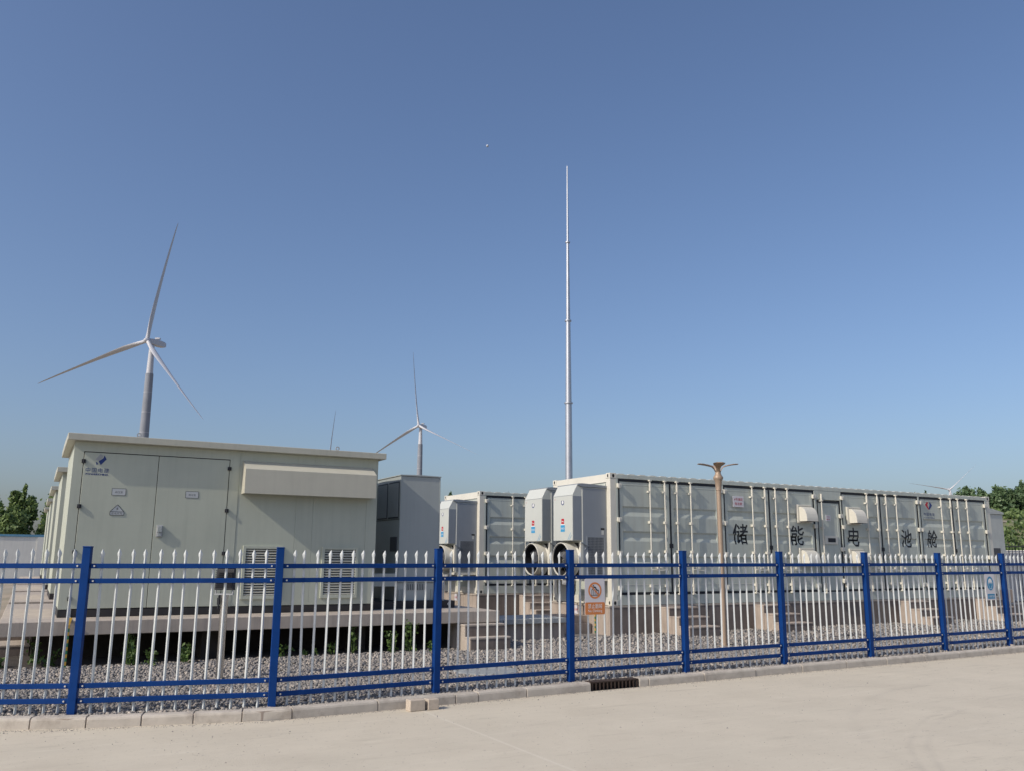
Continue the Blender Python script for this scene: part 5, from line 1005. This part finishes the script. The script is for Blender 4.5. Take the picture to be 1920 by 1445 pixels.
def foundation(o_v, label):
    t = thing('container_foundation', label, 'foundation', gp(C0,0,o_v), RZ, 'concrete container foundations'); t['zb'] = 0.0
    MB().box(-.05,CL+.05,.012,CW+.05,-.1,.566).build('plinth_wall', M['foundation'], t, bevel=.006)
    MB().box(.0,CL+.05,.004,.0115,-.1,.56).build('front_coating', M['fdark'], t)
    MB().box(-.07,CL+.07,-.006,CW+.07,.566,.604).build('cap', M['concrete'], t, bevel=.004)
    s = MB().box(-.062,-.0515,1.245,1.44,.368,.56).build('notice', M['signwhite'], t)
    q = text_mb('小心火', 0, 0, .12, .05); q.v = [(-.0645, 1.425-p[0]*1.35, .43+p[2]*1.5) for p in q.v]; q.build('lettering', M['inkred'], s)
    return t
foundation(0, 'concrete foundation under the long lettered container')
foundation(6.5, 'concrete foundation under the second container, streaked face')
TR = ((-.30,-.008,.565),(-.63,-.301,.375),(-.97,-.631,.19))
labs = ['concrete steps below the first double doors, left of the lamp post','concrete steps between the lamp post and the first vent hoods','concrete steps below the third pair of container doors','concrete steps under the blue helmet sign near the right end']
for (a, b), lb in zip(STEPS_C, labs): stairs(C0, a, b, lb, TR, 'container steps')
st2 = thing('concrete_steps', 'small concrete steps at the second container, behind the slab channel', 'steps', gp(C0,0,6.5), RZ, 'container steps')
for va, vb, z in TR: MB().box(1.32,2.3,va,vb,-.06,z-.035).box(1.315,2.31,va-.015,vb,z-.035,z).build('step', M['foundation'], st2, bevel=.006)

# cable channel with cover slabs between platform and container
ch = thing('cable_channel', 'raised cable channel topped with grey cover slabs beside the steps', 'cable channel', gp(C0,0,0), RZ); ch['zb'] = 0.0
MB().box(-3.28,-1.28,-.10,.95,-.1,.30).build('channel_wall', M['foundation'], ch)
for k in range(4):
    MB().box(-3.28+k*.5+.006,-3.28+(k+1)*.5-.006,-.20+random.uniform(-.01,.01),1.0,.302,.40+random.uniform(-.004,.004)).build('cover_slab', M['slabgrey'], ch, bevel=.005)
MB().box(-1.24,-.07,.70,1.6,-.1,.20).box(-1.24,-.07,.86,1.6,.20,.36).build('side_step', M['foundation'], ch, bevel=.006)
ey = thing('earthing_strip', 'short yellow and green earthing strip on the container foundation end', 'earthing strip', gp(C0,-.06,.55), RZ); ey['zb'] = 0.0
for k in range(9): MB().box(-.014,-.004,-.018,.018,k*.05,k*.05+.05).build('yellow_band' if k % 2 else 'green_band', M['yellow'] if k % 2 else M['green'], ey)

# ---------------------------------------------------------------- lamp, floodlight, mast and small things
lp = thing('garden_lamp', 'bronze garden lamp on a slender pole with four spreading petals', 'lamp post', (4.118,17.08,0))
MB().tube([(0,0,-.03),(0,0,.012)], [.11,.11], 20).build('base_flange', M['lamp'], lp, smooth=True)
MB().tube([(0,0,.01),(0,0,2.955)], [.05,.0465], 20).build('pole', M['lamp'], lp, smooth=True)
MB().tube([(0,0,2.945),(0,0,2.957),(0,0,2.965),(0,0,3.02),(0,0,3.13),(0,0,3.165),(0,0,3.19),(0,0,3.205),(0,0,3.245),(0,0,3.275),(0,0,3.33)],
          [.050,.056,.054,.060,.068,.090,.098,.096,.070,.056,.052], 24).build('collar', M['lamp'], lp, smooth=True)
pet = []
for k, (a, L) in enumerate(((180,.395),(0,.40),(-97,.34),(85,.34))):
    ca, sa = math.cos(R(a)), math.sin(R(a)); vs = []; fs = []
    secs = [(.0,.038,3.24,.03),(.045,.036,3.30,.028),(.075,.040,3.365,.022),(.115,.060,3.41,.02),(.20,.105,3.435,.018),(.30,.12,3.455,.015),(L-.02,.095,3.462,.012),(L,.06,3.463,.008)]
    for r, w, z, th in secs:
        for y, zz in ((-w,z),(-w*.5,z-.006),(w*.5,z-.006),(w,z),(w*.5,z+th),(-w*.5,z+th)): vs.append((ca*r-sa*y, sa*r+ca*y, zz))
    for i in range(len(secs)-1):
        for e in range(6): fs.append((i*6+e, i*6+(e+1)%6, (i+1)*6+(e+1)%6, (i+1)*6+e))
    fs += [tuple(range(6)), tuple((len(secs)-1)*6+e for e in range(6))]
    MB().add(vs, fs).build('petal', M['lamp'], lp, fixn=True, smooth=True)
fl = thing('solar_floodlight', 'square dark solar floodlight on a stainless steel post by the fence', 'floodlight', (-3.89,12.17,0), R(-6))
MB().tube([(0,0,-.04),(0,0,1.085)], .050, 24).build('post', M['steel'], fl, smooth=True)
MB().box(-.14,.12,-.02,.02,1.088,1.105).box(-.13,-.118,-.02,.0,1.10,1.22).box(.108,.12,-.02,.0,1.10,1.22).build('bracket', M['greywhite'], fl)
hd = MB().add([(-.135,-.05,1.16),(.125,-.05,1.16),(.118,-.01,1.445),(-.128,-.01,1.445),(-.135,.045,1.15),(.125,.045,1.15),(.118,.05,1.445),(-.128,.05,1.445)],
   [(0,1,2,3),(5,4,7,6),(3,2,6,7),(1,0,4,5),(2,1,5,6),(0,3,7,4)]).build('head', M['black'], fl, bevel=.004, fixn=True)
for k in range(9): MB().box(-.125,.112,-.062,-.04,1.19+k*.027,1.198+k*.027).build('cooling_fin', M['black'], hd)
MB().box(-.13,.12,-.022,.055,1.446,1.452).build('top_edge', M['greywhite'], hd)
MB().tube([(-.06,-.045,1.08),(-.06,-.055,.90)], .012, 8).box(-.075,-.045,-.07,-.04,.96,1.05).build('cable', M['black'], fl)
ms = thing('lightning_mast', 'tall tapering galvanised lightning mast behind the lettered container', 'mast', (2.745,40,0))
zz = [0, 8.77, 12.74, 16.70, 20.7]; rr = [.20,.165,.158,.120,.112,.072,.062,.030]
for i in range(4):
    MB().tube([(0,0,zz[i]),(0,0,zz[i+1])], [rr[2*i]*.92, rr[2*i+1]*.92], 20).build('mast_section', M['zinc'], ms, smooth=True)
    if i < 3: MB().tube([(0,0,zz[i+1]-.03),(0,0,zz[i+1]+.03)], rr[2*i+1]*.92+.05, 20).build('flange', M['zinc'], ms)
mc = thing('manhole_cover', 'flat dark round cover lying in the gravel near the fence', 'manhole cover', (-.33,13.15,gravz(-.33,13.15)-.02))
mc['zb'] = 0.0
MB().tube([(0,0,-.02),(0,0,.045),(0,0,.055)], [.47,.47,.45], 32).build('lid', M['slabgrey'], mc)
# utility box beyond the right end of the container
ub = thing('transformer_box', 'pale grey steel enclosure just beyond the right end of the container', 'enclosure', gp(C0,19.5,6.0), RZ); ub['zb'] = 0.0
MB().box(0,4.4,0,2.6,.5,3.52).build('body', M['pcsbase'], ub, bevel=.01)
MB().prism([(-.04,3.525),(4.44,3.525),(4.44,3.60),(3.7,3.74),(.7,3.74),(-.04,3.60)], 'y', -.04, 2.64).build('roof', M['pcsbase'], ub)
MB().box(3.5,4.05,-.004,.002,1.5,2.15).build('vent', M['pcsdark'], ub)
MB().box(-.1,4.5,-.1,2.7,0,.498).build('base', M['foundation'], ub)
# conduits and cables about the plant
for (u_, v_, lab, z1_) in ((6.72,.42,'thin grey conduit climbing the front of the converter cabinet',1.10),):
    cd = thing('conduit', lab, 'conduit', gp(B0,u_,v_,.79), RZ)
    MB().tube([(0,0,.79),(0,0,z1_),(.03,.04,z1_+.03)], .016, 8).build('pipe', M['greywhite'], cd)
hs = thing('cable_bundle', 'black cables running from the cooling units down to the channel', 'cables', gp(C0,-.30,.6), RZ); hs['zb'] = 0.0
for k in range(3): MB().tube([(0,.5-k*.05,1.04),(-.02,.46-k*.05,.9),(-.06-.03*k,.36,.6),(-.10,.30,.37)], .012, 7).build('cable', M['black'], hs)
# walls round the site
def wall(name, label, a, b, h, zb, m, cap=None, th=.24, group=None):
    L = math.dist(a, b); ang = math.atan2(b[1]-a[1], b[0]-a[0])
    t = thing(name, label, 'wall', (a[0], a[1], 0), ang, group)
    MB().box(0,L,-th/2,th/2,zb,h-.005).build('wall_body', M[m], t)
    if cap: MB().box(-.03,L+.03,-th/2-.05,th/2+.05,h,h+.13).build('coping', M[cap], t)
    k = 0
    while (k+1)*4 < L and L < 60:
        MB().box(k*4-.16,k*4+.16,-th/2-.05,-th/2-.002,zb,h-.01).build('pilaster', M[m], t); k += 1
    return t
wall('perimeter_wall', 'white perimeter wall with blue coping behind the kiosks at left', gp(B0,-32,43.5)[:2], gp(B0,15,43.5)[:2], 2.62, -.3, 'wallwhite', 'bluecap')
wall('perimeter_wall', 'bright white wall beyond the right end of the container', gp(C0,26.2,12)[:2], gp(C0,26.2,-5.5)[:2], 2.1, -.3, 'wallbright')
wall('low_wall', 'low pale concrete edging in front of the bright white wall', gp(C0,15.6,1.2)[:2], gp(C0,15.6,-6)[:2], .35, -.3, 'concrete', th=.5)
# dark railing on top of the bright wall
rl = thing('dark_railing', 'thin black steel railing standing along the bright white wall', 'railing', gp(C0,25.8,6,0), RZ); rl['zb'] = 0.0
for z in (2.25, 1.55): MB().box(-.015,.015,-12,5,z-.02,z+.02).build('rail', M['black'], rl)
pm = MB().box(-.008,.008,-.008,.008,.2,2.45).build('bar', M['black'], rl); pm.location = (0,-12,0)
for k in range(1, 114):
    c = pm.copy(); COL.objects.link(c); c.location = (0,-12+k*.15,0)
# strips of edging in the yard left of the platforms
for i, (u0, v0, v1, z, lab) in enumerate(((-3.9,6.0,6.35,.20,'nearest pale edging strip in the yard left of the platforms'),(-4.3,9.2,9.6,.16,'second pale edging strip in the yard left of the platforms'),(-4.6,12.6,13.1,.15,'third pale edging strip in the yard left of the platforms'),(-5.0,17.5,18.1,.18,'fourth pale edging strip in the yard, farther left'),(-5.6,24.,24.8,.22,'farthest pale edging strip in the left yard'))):
    t = tag(MB().box(-7, 2.9, 0, v1-v0, -.1, z).build('edging_strip', M['concrete'], None, bevel=.01), lab, 'edging', 'pale edging strips in the left yard')
    t.location = gp(B0, u0, v0); t.rotation_euler = (0,0,RZ)

# ---------------------------------------------------------------- wind turbines
def turbine(hub, yaw, blades, label, zsplit=123., lod=1):
    """hub position, rotor axis heading (pointing at the viewer's left for negative yaw), blades as (clock angle, length)"""
    ax = Vector((math.sin(yaw), -math.cos(yaw), .09)).normalized(); e1 = Vector((math.cos(yaw), math.sin(yaw), 0)); e2 = ax.cross(e1)
    if e2.z < 0: e2 = -e2
    H = Vector(hub); top = H - ax*4.6; top.z = H.z-.3
    t = thing('wind_turbine', label, 'wind turbine', (top.x, top.y, 0), 0, 'wind turbines on the plain'); t['zb'] = 0.0
    hz = H.z; h = H - Vector((top.x, top.y, 0))
    n = 24; m = MB(); path = []; rad = []
    for k in range(12):
        z = -1+(zsplit)*k/11; path.append((0,0,z)); rad.append(4.1-(4.1-2.55)*k/11)
    m.tube(path, rad, n).build('concrete_tower', M['turbc'], t, smooth=True)
    m = MB()
    for k in range(1, 9): z = zsplit*k/9; r = 4.1-(4.1-2.55)*k/9+.02; m.tube([(0,0,z-.12),(0,0,z+.12)], r, n, caps=False)
    m.build('ring_joint', M['turb'], t)
    MB().tube([(0,0,zsplit-1),(0,0,hz-2.2)], [2.25,1.65], n).build('steel_tower', M['turb'], t, smooth=True)
    # nacelle
    b = -ax; b.z = 0; b.normalize(); s = Vector((b.y, -b.x, 0)); m = MB(); c = h - ax*1.6
    secs = [(0,1.7,1.7),(2,2.0,2.0),(9,2.1,2.2),(12.5,1.9,1.9),(14,1.4,1.4)]; vs = []; fs = []
    for d, w, q in secs:
        p = c + b*d
        for a, z in ((-1,-.8),(-.7,-1),(.7,-1),(1,-.8),(1,.7),(.8,1),(-.8,1),(-1,.7)): vs.append(tuple(p + s*(a*w) + Vector((0,0,z*q+.2))))
    for i in range(len(secs)-1):
        for e in range(8): fs.append((i*8+e, i*8+(e+1)%8, (i+1)*8+(e+1)%8, (i+1)*8+e))
    fs += [tuple(range(8)), tuple(len(vs)-8+e for e in range(8))]
    na = m.add(vs, fs).build('nacelle', M['turb'], t, fixn=True)
    p = c + b*7.5; MB().box(p.x-1.6,p.x+1.6,p.y-1.2,p.y+1.2,p.z+3.1,p.z+4.1).box(p.x-.2,p.x+.2,p.y-.2,p.y+.2,p.z+2.2,p.z+3.1).build('roof_cooler', M['turb'], na)
    # spinner
    hb = MB().tube([tuple(h - ax*1.9), tuple(h - ax*1.2), tuple(h), tuple(h + ax*1.5), tuple(h + ax*2.3), tuple(h + ax*2.6)], [1.9,2.0,2.05,1.6,.9,.1], 20).build('hub', M['turb'], t, smooth=True)
    for ang, L in blades:
        d = e1*math.sin(R(ang)) + e2*math.cos(R(ang)); tv = d.cross(ax)
        vs = []; fs = []; prof = [(0,1.15,1.15,0),(.035,1.15,1.1,0),(.10,1.65,.80,.30),(.18,2.05,.55,.45),(.30,1.75,.40,.55),(.45,1.35,.28,.62),(.62,1.0,.20,.68),(.80,.72,.12,.72),(.93,.48,.07,.74),(.985,.26,.04,.75),(1,.06,.02,.75)]
        for f, cw, th, sh in prof:
            cw *= 1.08; th *= 1.25
            tw = R(84-16*(1-f)**2); cdir = tv*math.cos(tw)+ax*math.sin(tw); nd = ax*math.cos(tw)-tv*math.sin(tw)
            bend = -ax*(3.2*f*f) + ax*3.2*f; p = h + ax*.2 + d*(L*f) + bend
            for k in range(10):
                a = 2*math.pi*k/10; vs.append(tuple(p + cdir*(math.cos(a)*cw + sh*cw*.6) + nd*(math.sin(a)*th)))
        for i in range(len(prof)-1):
            for e in range(10): fs.append((i*10+e, i*10+(e+1)%10, (i+1)*10+(e+1)%10, (i+1)*10+e))
        fs += [tuple(range(10)), tuple(len(vs)-10+e for e in range(10))]
        MB().add(vs, fs).build('blade', M['turb'], t, fixn=True, smooth=True)
    return t
turbine((-247.,570.,144.), -.42, ((7.4,87),(134.,84),(-102.8,103)), 'large white wind turbine on grey concrete tower above the near kiosk roof', 123)
turbine((-99.4,930.,141.9), -.42, ((-9.3,86),(115.6,82),(-119.5,82)), 'white wind turbine in mid distance, tower rising behind the grey cabinet', 123)
turbine((-272.4,1300.,139.), -.4, ((2.,83),(122,82),(-118,82)), 'far wind turbine of which only one blade tip shows over the kiosk roof', 120)
turbine((838.1,1650.,135.2), -.4, ((46.,70),(166,70),(-78.5,71)), 'distant wind turbine over the trees at far right', 118)

# ---------------------------------------------------------------- trees, bushes, weeds, hill
def leafcloud(pts, sizes, m, name, parent=None, up=.35, kind=None, label=None):
    P = np.array(pts, float); N = len(P); S = np.array(sizes, float)
    a = np.random.normal(size=(N,3)); a /= np.linalg.norm(a, axis=1)[:,None]
    b = np.random.normal(size=(N,3)); b[:,2] += up; b -= a*(a*b).sum(1)[:,None]; b /= np.linalg.norm(b, axis=1)[:,None]
    S = S[:,None]
    q = np.stack([P-a*S*.5-b*S*.2, P-b*S*.75, P+a*S*.5-b*S*.1, P+b*S*.8], 1).reshape(-1,3)
    zb = parent.get('zb', 0.) if parent else 0.
    q[:,2] -= zb
    me = bpy.data.meshes.new(name); me.vertices.add(N*4); me.vertices.foreach_set('co', q.reshape(-1)); me.loops.add(N*4)
    me.loops.foreach_set('vertex_index', np.arange(N*4, dtype=np.int32)); me.polygons.add(N)
    me.polygons.foreach_set('loop_start', np.arange(0, N*4, 4, dtype=np.int32)); me.update(calc_edges=True)
    me.materials.append(m); o = bpy.data.objects.new(name, me); COL.objects.link(o)
    if parent: o.parent = parent
    if kind: o['kind'] = kind
    if label: o['label'] = label
    return o
def tree(x, y, z0, h, w, lean, label, n=2600, leaf=.22, m='leaf', spires=5, group=None):
    t = thing('poplar_tree', label, 'tree', (x, y, z0), 0, group); t['zb'] = 0.0
    tr = MB(); tips = []
    top = Vector((lean*h, 0, h*.97))
    def curve(f): return Vector((lean*h*f*f, 0, h*f))
    tr.tube([tuple(curve(f)*1.0) for f in (0,.25,.5,.75,.95)], [h*.018,h*.014,h*.010,h*.006,.02], 8)
    limbs = [(.0,.98,Vector((0,0,0)))]
    pts = []; sz = []
    for k in range(spires*4):
        f0 = random.uniform(.08,.72); a = random.uniform(0, 6.28); L = h*random.uniform(.20,.36)*(1.1-f0*.55)
        st = curve(f0); out = Vector((math.cos(a), math.sin(a), 0))
        en = st + out*w*random.uniform(.3,.85)*(1.05-f0*.7) + Vector((lean*L*1.3, 0, L))
        mid = (st+en)/2 + out*w*.18
        tr.tube([tuple(st), tuple(mid), tuple(en)], [h*.006,h*.004,.012], 5, caps=False)
        limbs.append((st, mid, en))
    cnt = n//(len(limbs)+3)
    for lb in limbs[1:]:
        st, mid, en = lb
        for _ in range(cnt):
            f = random.uniform(.12,1.05); p = st*(1-f)**2 + mid*2*f*(1-f) + en*f*f
            r = w*.20*(1.25-f*.95); p = p + Vector((random.gauss(0,r), random.gauss(0,r), random.gauss(0,r*1.3))); pts.append(tuple(p)); sz.append(leaf*random.uniform(.45,1.35))
    for _ in range(cnt*3):
        f = random.uniform(.2,1.0); p = curve(f); r = w*.20*(1.12-f); pts.append((p.x+random.gauss(0,r), p.y+random.gauss(0,r), p.z+random.gauss(0,.15))); sz.append(leaf*random.uniform(.6,1.2))
    tr.build('trunk', M['bark'], t)
    leafcloud(pts, sz, M[m], 'crown', t)
    return t
G1 = 'poplars behind the left wall'
for x, y, h, w, ln, lab in ((-44.3,74,6.8,2.3,.10,'green poplar at the far left edge behind the wall'),(-42.9,76,7.6,1.9,.07,'tallest bushy poplar behind the wall at left'),(-41.8,73,5.6,1.6,.10,'short poplar filling the dip between the two tall left ones'),
                            (-40.9,77,7.9,1.3,.20,'slender poplar leaning right above the left wall'),(-39.9,75,6.6,1.7,.22,'leaning poplar beside the kiosk roofs'),(-38.4,78,6.4,1.5,.1,'poplar mostly hidden behind the row of kiosks'),(-46.4,78,6.4,1.9,.05,'poplar just outside the left edge of the row')):
    tree(x, y, -.2, h, w, ln, lab, 6500, .24, 'leaf', group=G1)
# hill bank with bushes at right
hv = []; hf = []; nx, ny = 40, 22
for i in range(nx):
    for j in range(ny):
        x = 22+i*3.2; y = 48+j*5; s_ = max(0, min(1, (y-52)/50)); e_ = max(0, min(1, (x-24)/14))
        z = -.3 + 7.0*(s_*s_*(3-2*s_))*e_ + .35*math.sin(x*.7)*math.cos(y*.4)*s_*e_
        hv.append((x, y, z))
for i in range(nx-1):
    for j in range(ny-1): a = i*ny+j; hf.append((a, a+ny, a+ny+1, a+1))
sheet('hill', hv, hf, M['hill'])
def hz_(x, y):
    s_ = max(0, min(1, (y-52)/50)); e_ = max(0, min(1, (x-24)/14)); return -.3 + 7.0*(s_*s_*(3-2*s_))*e_
pts = []; sz = []
for k in range(520):
    x = random.uniform(30, 75); y = random.uniform(56, 104)
    if abs(y-88-math.sin(x*.3)*2) < 2.2: continue                   # the dirt track
    r = random.uniform(.5,1.2); z = hz_(x, y)
    for _ in range(60): pts.append((x+random.gauss(0,r*.6), y+random.gauss(0,r*.6), z+abs(random.gauss(0,r*.5)))); sz.append(random.uniform(.18,.34))
leafcloud(pts, sz, M['bush'], 'hillside_bushes', kind='stuff', label='low green bushes covering the hillside at right')
sheet('dirt_track', [(x, 88+math.sin(x*.3)*2+d, hz_(x, 88+math.sin(x*.3)*2+d)+.12) for x in np.linspace(30,76,24) for d in (-.9,.9)], [(2*i,2*i+2,2*i+3,2*i+1) for i in range(23)], M['ground'])
G2 = 'poplars on the hill at right'
TX = [(44.8,8.75),(46.0,9.0),(47.3,8.6),(49.6,9.0),(50.6,9.6),(52.0,9.3),(53.8,9.7),(55.2,9.2),(56.6,10.2),(57.9,10.8),(59.2,9.9),(60.4,10.5),(61.9,11.0),(63.4,10.6),(65.2,10.8)]
side = ['thin','thin','thin','round','full','full','dense','dense','tall','tall','dense','full','tall','dense','full']
for i, (x, top) in enumerate(TX):
    y = 104+random.uniform(-3,5); xx = x*y/96.; z0 = hz_(xx, y)-.2 if xx > 38 else -.3
    h = (top-1.6)*y/96.+1.6-z0
    lab = '%s green poplar on the right hill, number %d from the left of its row' % (side[i], i+1)
    pos = ['leftmost', 'second', 'third', 'fourth', 'fifth', 'sixth', 'seventh', 'eighth', 'ninth', 'tenth', 'eleventh', 'twelfth', 'thirteenth', 'fourteenth', 'rightmost'][i]
    tree(xx, y, z0, h, (.8 if i < 3 else 1.7), .02, '%s %s poplar of the row on the right hill' % (pos, side[i]), 1500 if i < 3 else 5200, .28, 'leaffar', group=G2)
# tree tops peeping over the second container
tree(-6.35, 93, -.2, 8.75, 1.2, .0, 'tree whose tip peeps over the left end of the second container', 1500, .25, 'leaffar', group='tree tips over the containers')
tree(-.1, 95, -.2, 8.8, 1.0, .0, 'tree whose tip peeps over the middle of the second container', 1500, .25, 'leaffar', group='tree tips over the containers')
# weeds along the platform foot
def weed(x, y, h, w, n, label):
    t = thing('weed', label, 'weed', (x, y, 0), 0, 'weeds at the foot of the platform'); st = MB(); pts = []; sz = []
    for k in range(max(2, int(n/14))):
        a = random.uniform(0, 6.28); d = random.uniform(0, w); hh = h*random.uniform(.35,1)
        b0 = Vector((math.cos(a)*d*.5, math.sin(a)*d*.5, -.02)); e = Vector((math.cos(a)*d*1.2, math.sin(a)*d*.8, hh)); mid = (b0+e)/2+Vector((random.uniform(-.03,.03),0,.02))
        st.tube([tuple(b0), tuple(mid), tuple(e)], [.005,.004,.002], 5, caps=False)
        for _ in range(16):
            f = random.uniform(.1,1.02); p = b0*(1-f)**2+mid*2*f*(1-f)+e*f*f; s_ = .035*(1.2-f*.6)
            pts.append((p.x+random.gauss(0,s_), p.y+random.gauss(0,s_), p.z+random.gauss(0,.01))); sz.append(random.uniform(.025,.055))
    st.build('stem', M['weed'], t); leafcloud(pts, sz, M['weed'], 'leaves', t)
for x, y, h, w, n, lab in ((-7.0,13.35,.55,.16,110,'leafy weed left of the striped earthing strip'),(-6.72,13.2,.30,.12,60,'low weed right beside the striped earthing strip'),(-7.35,13.0,.16,.2,70,'dry low weed at the left corner of the platform'),
     (-5.78,13.65,.60,.13,80,'tall upright weed under the left part of the platform'),(-5.62,13.5,.38,.14,90,'bushy weed beside the tall one under the platform'),(-5.35,13.5,.28,.12,50,'small weed between two taller weeds under the platform'),
     (-4.95,13.8,.45,.15,80,'yellowish branching weed left of the floodlight post'),(-3.7,14.8,.22,.12,50,'small weed right of the floodlight, first of the low ones'),(-3.3,14.95,.12,.18,50,'patch of very low weeds under the middle of the platform'),
     (-2.95,15.15,.30,.05,30,'thin single weed under the middle of the platform'),(-2.62,15.3,.58,.08,60,'tall thin weed under the right half of the platform'),(-2.0,15.55,.38,.14,80,'bushy weed left of the platform steps'),(-1.72,15.65,.58,.13,110,'tallest bushy weed near the platform steps'),(-1.35,15.8,.25,.12,60,'low weed closest to the platform steps')):
    weed(x, y, h, w, n, lab)
# daytime moon: a small pale ball far away
mn = MB(); mn_n = 16
mp = [(0,0,-4.8*math.cos(math.pi*k/10)) for k in range(11)]
mr = [max(.01, 4.8*math.sin(math.pi*k/10)) for k in range(11)]
mo = mn.tube(mp, mr, mn_n).build('moon', mat('moon_pale', (.50, .54, .60), .95, var=0, spec=0), None, smooth=True)
tag(mo, 'tiny pale daytime moon high in the empty blue sky', 'moon'); mo.location = (-88.1, 2850., 1436.7)
import OpenImageIO as o,sys,numpy as np
a=o.ImageBuf('/workdir/render_main.png').get_pixels(o.UINT8)[:,:,:3]
s=a.shape[1]/1920
for n,(x0,y0,x1,y1) in dict(skytop=(900,10,940,40),sky275=(890,250,930,290),sky450=(500,450,540,480),sky835=(940,820,980,850),road=(1200,1360,1240,1390),wall=(330,940,370,970),wallR=(1740,540,1780,570),hood=(560,895,600,915),leftface=(109,1040,118,1060),pcs=(760,960,790,990),pcsl=(790,905,815,920),cont=(1400,950,1410,955),ac=(1050,950,1070,960),acs=(1090,1000,1100,1010),rail=(560,1055,600,1060)).items():
    print(n,a[int(y0*s):int(y1*s)+1,int(x0*s):int(x1*s)+1].reshape(-1,3).mean(0).round())
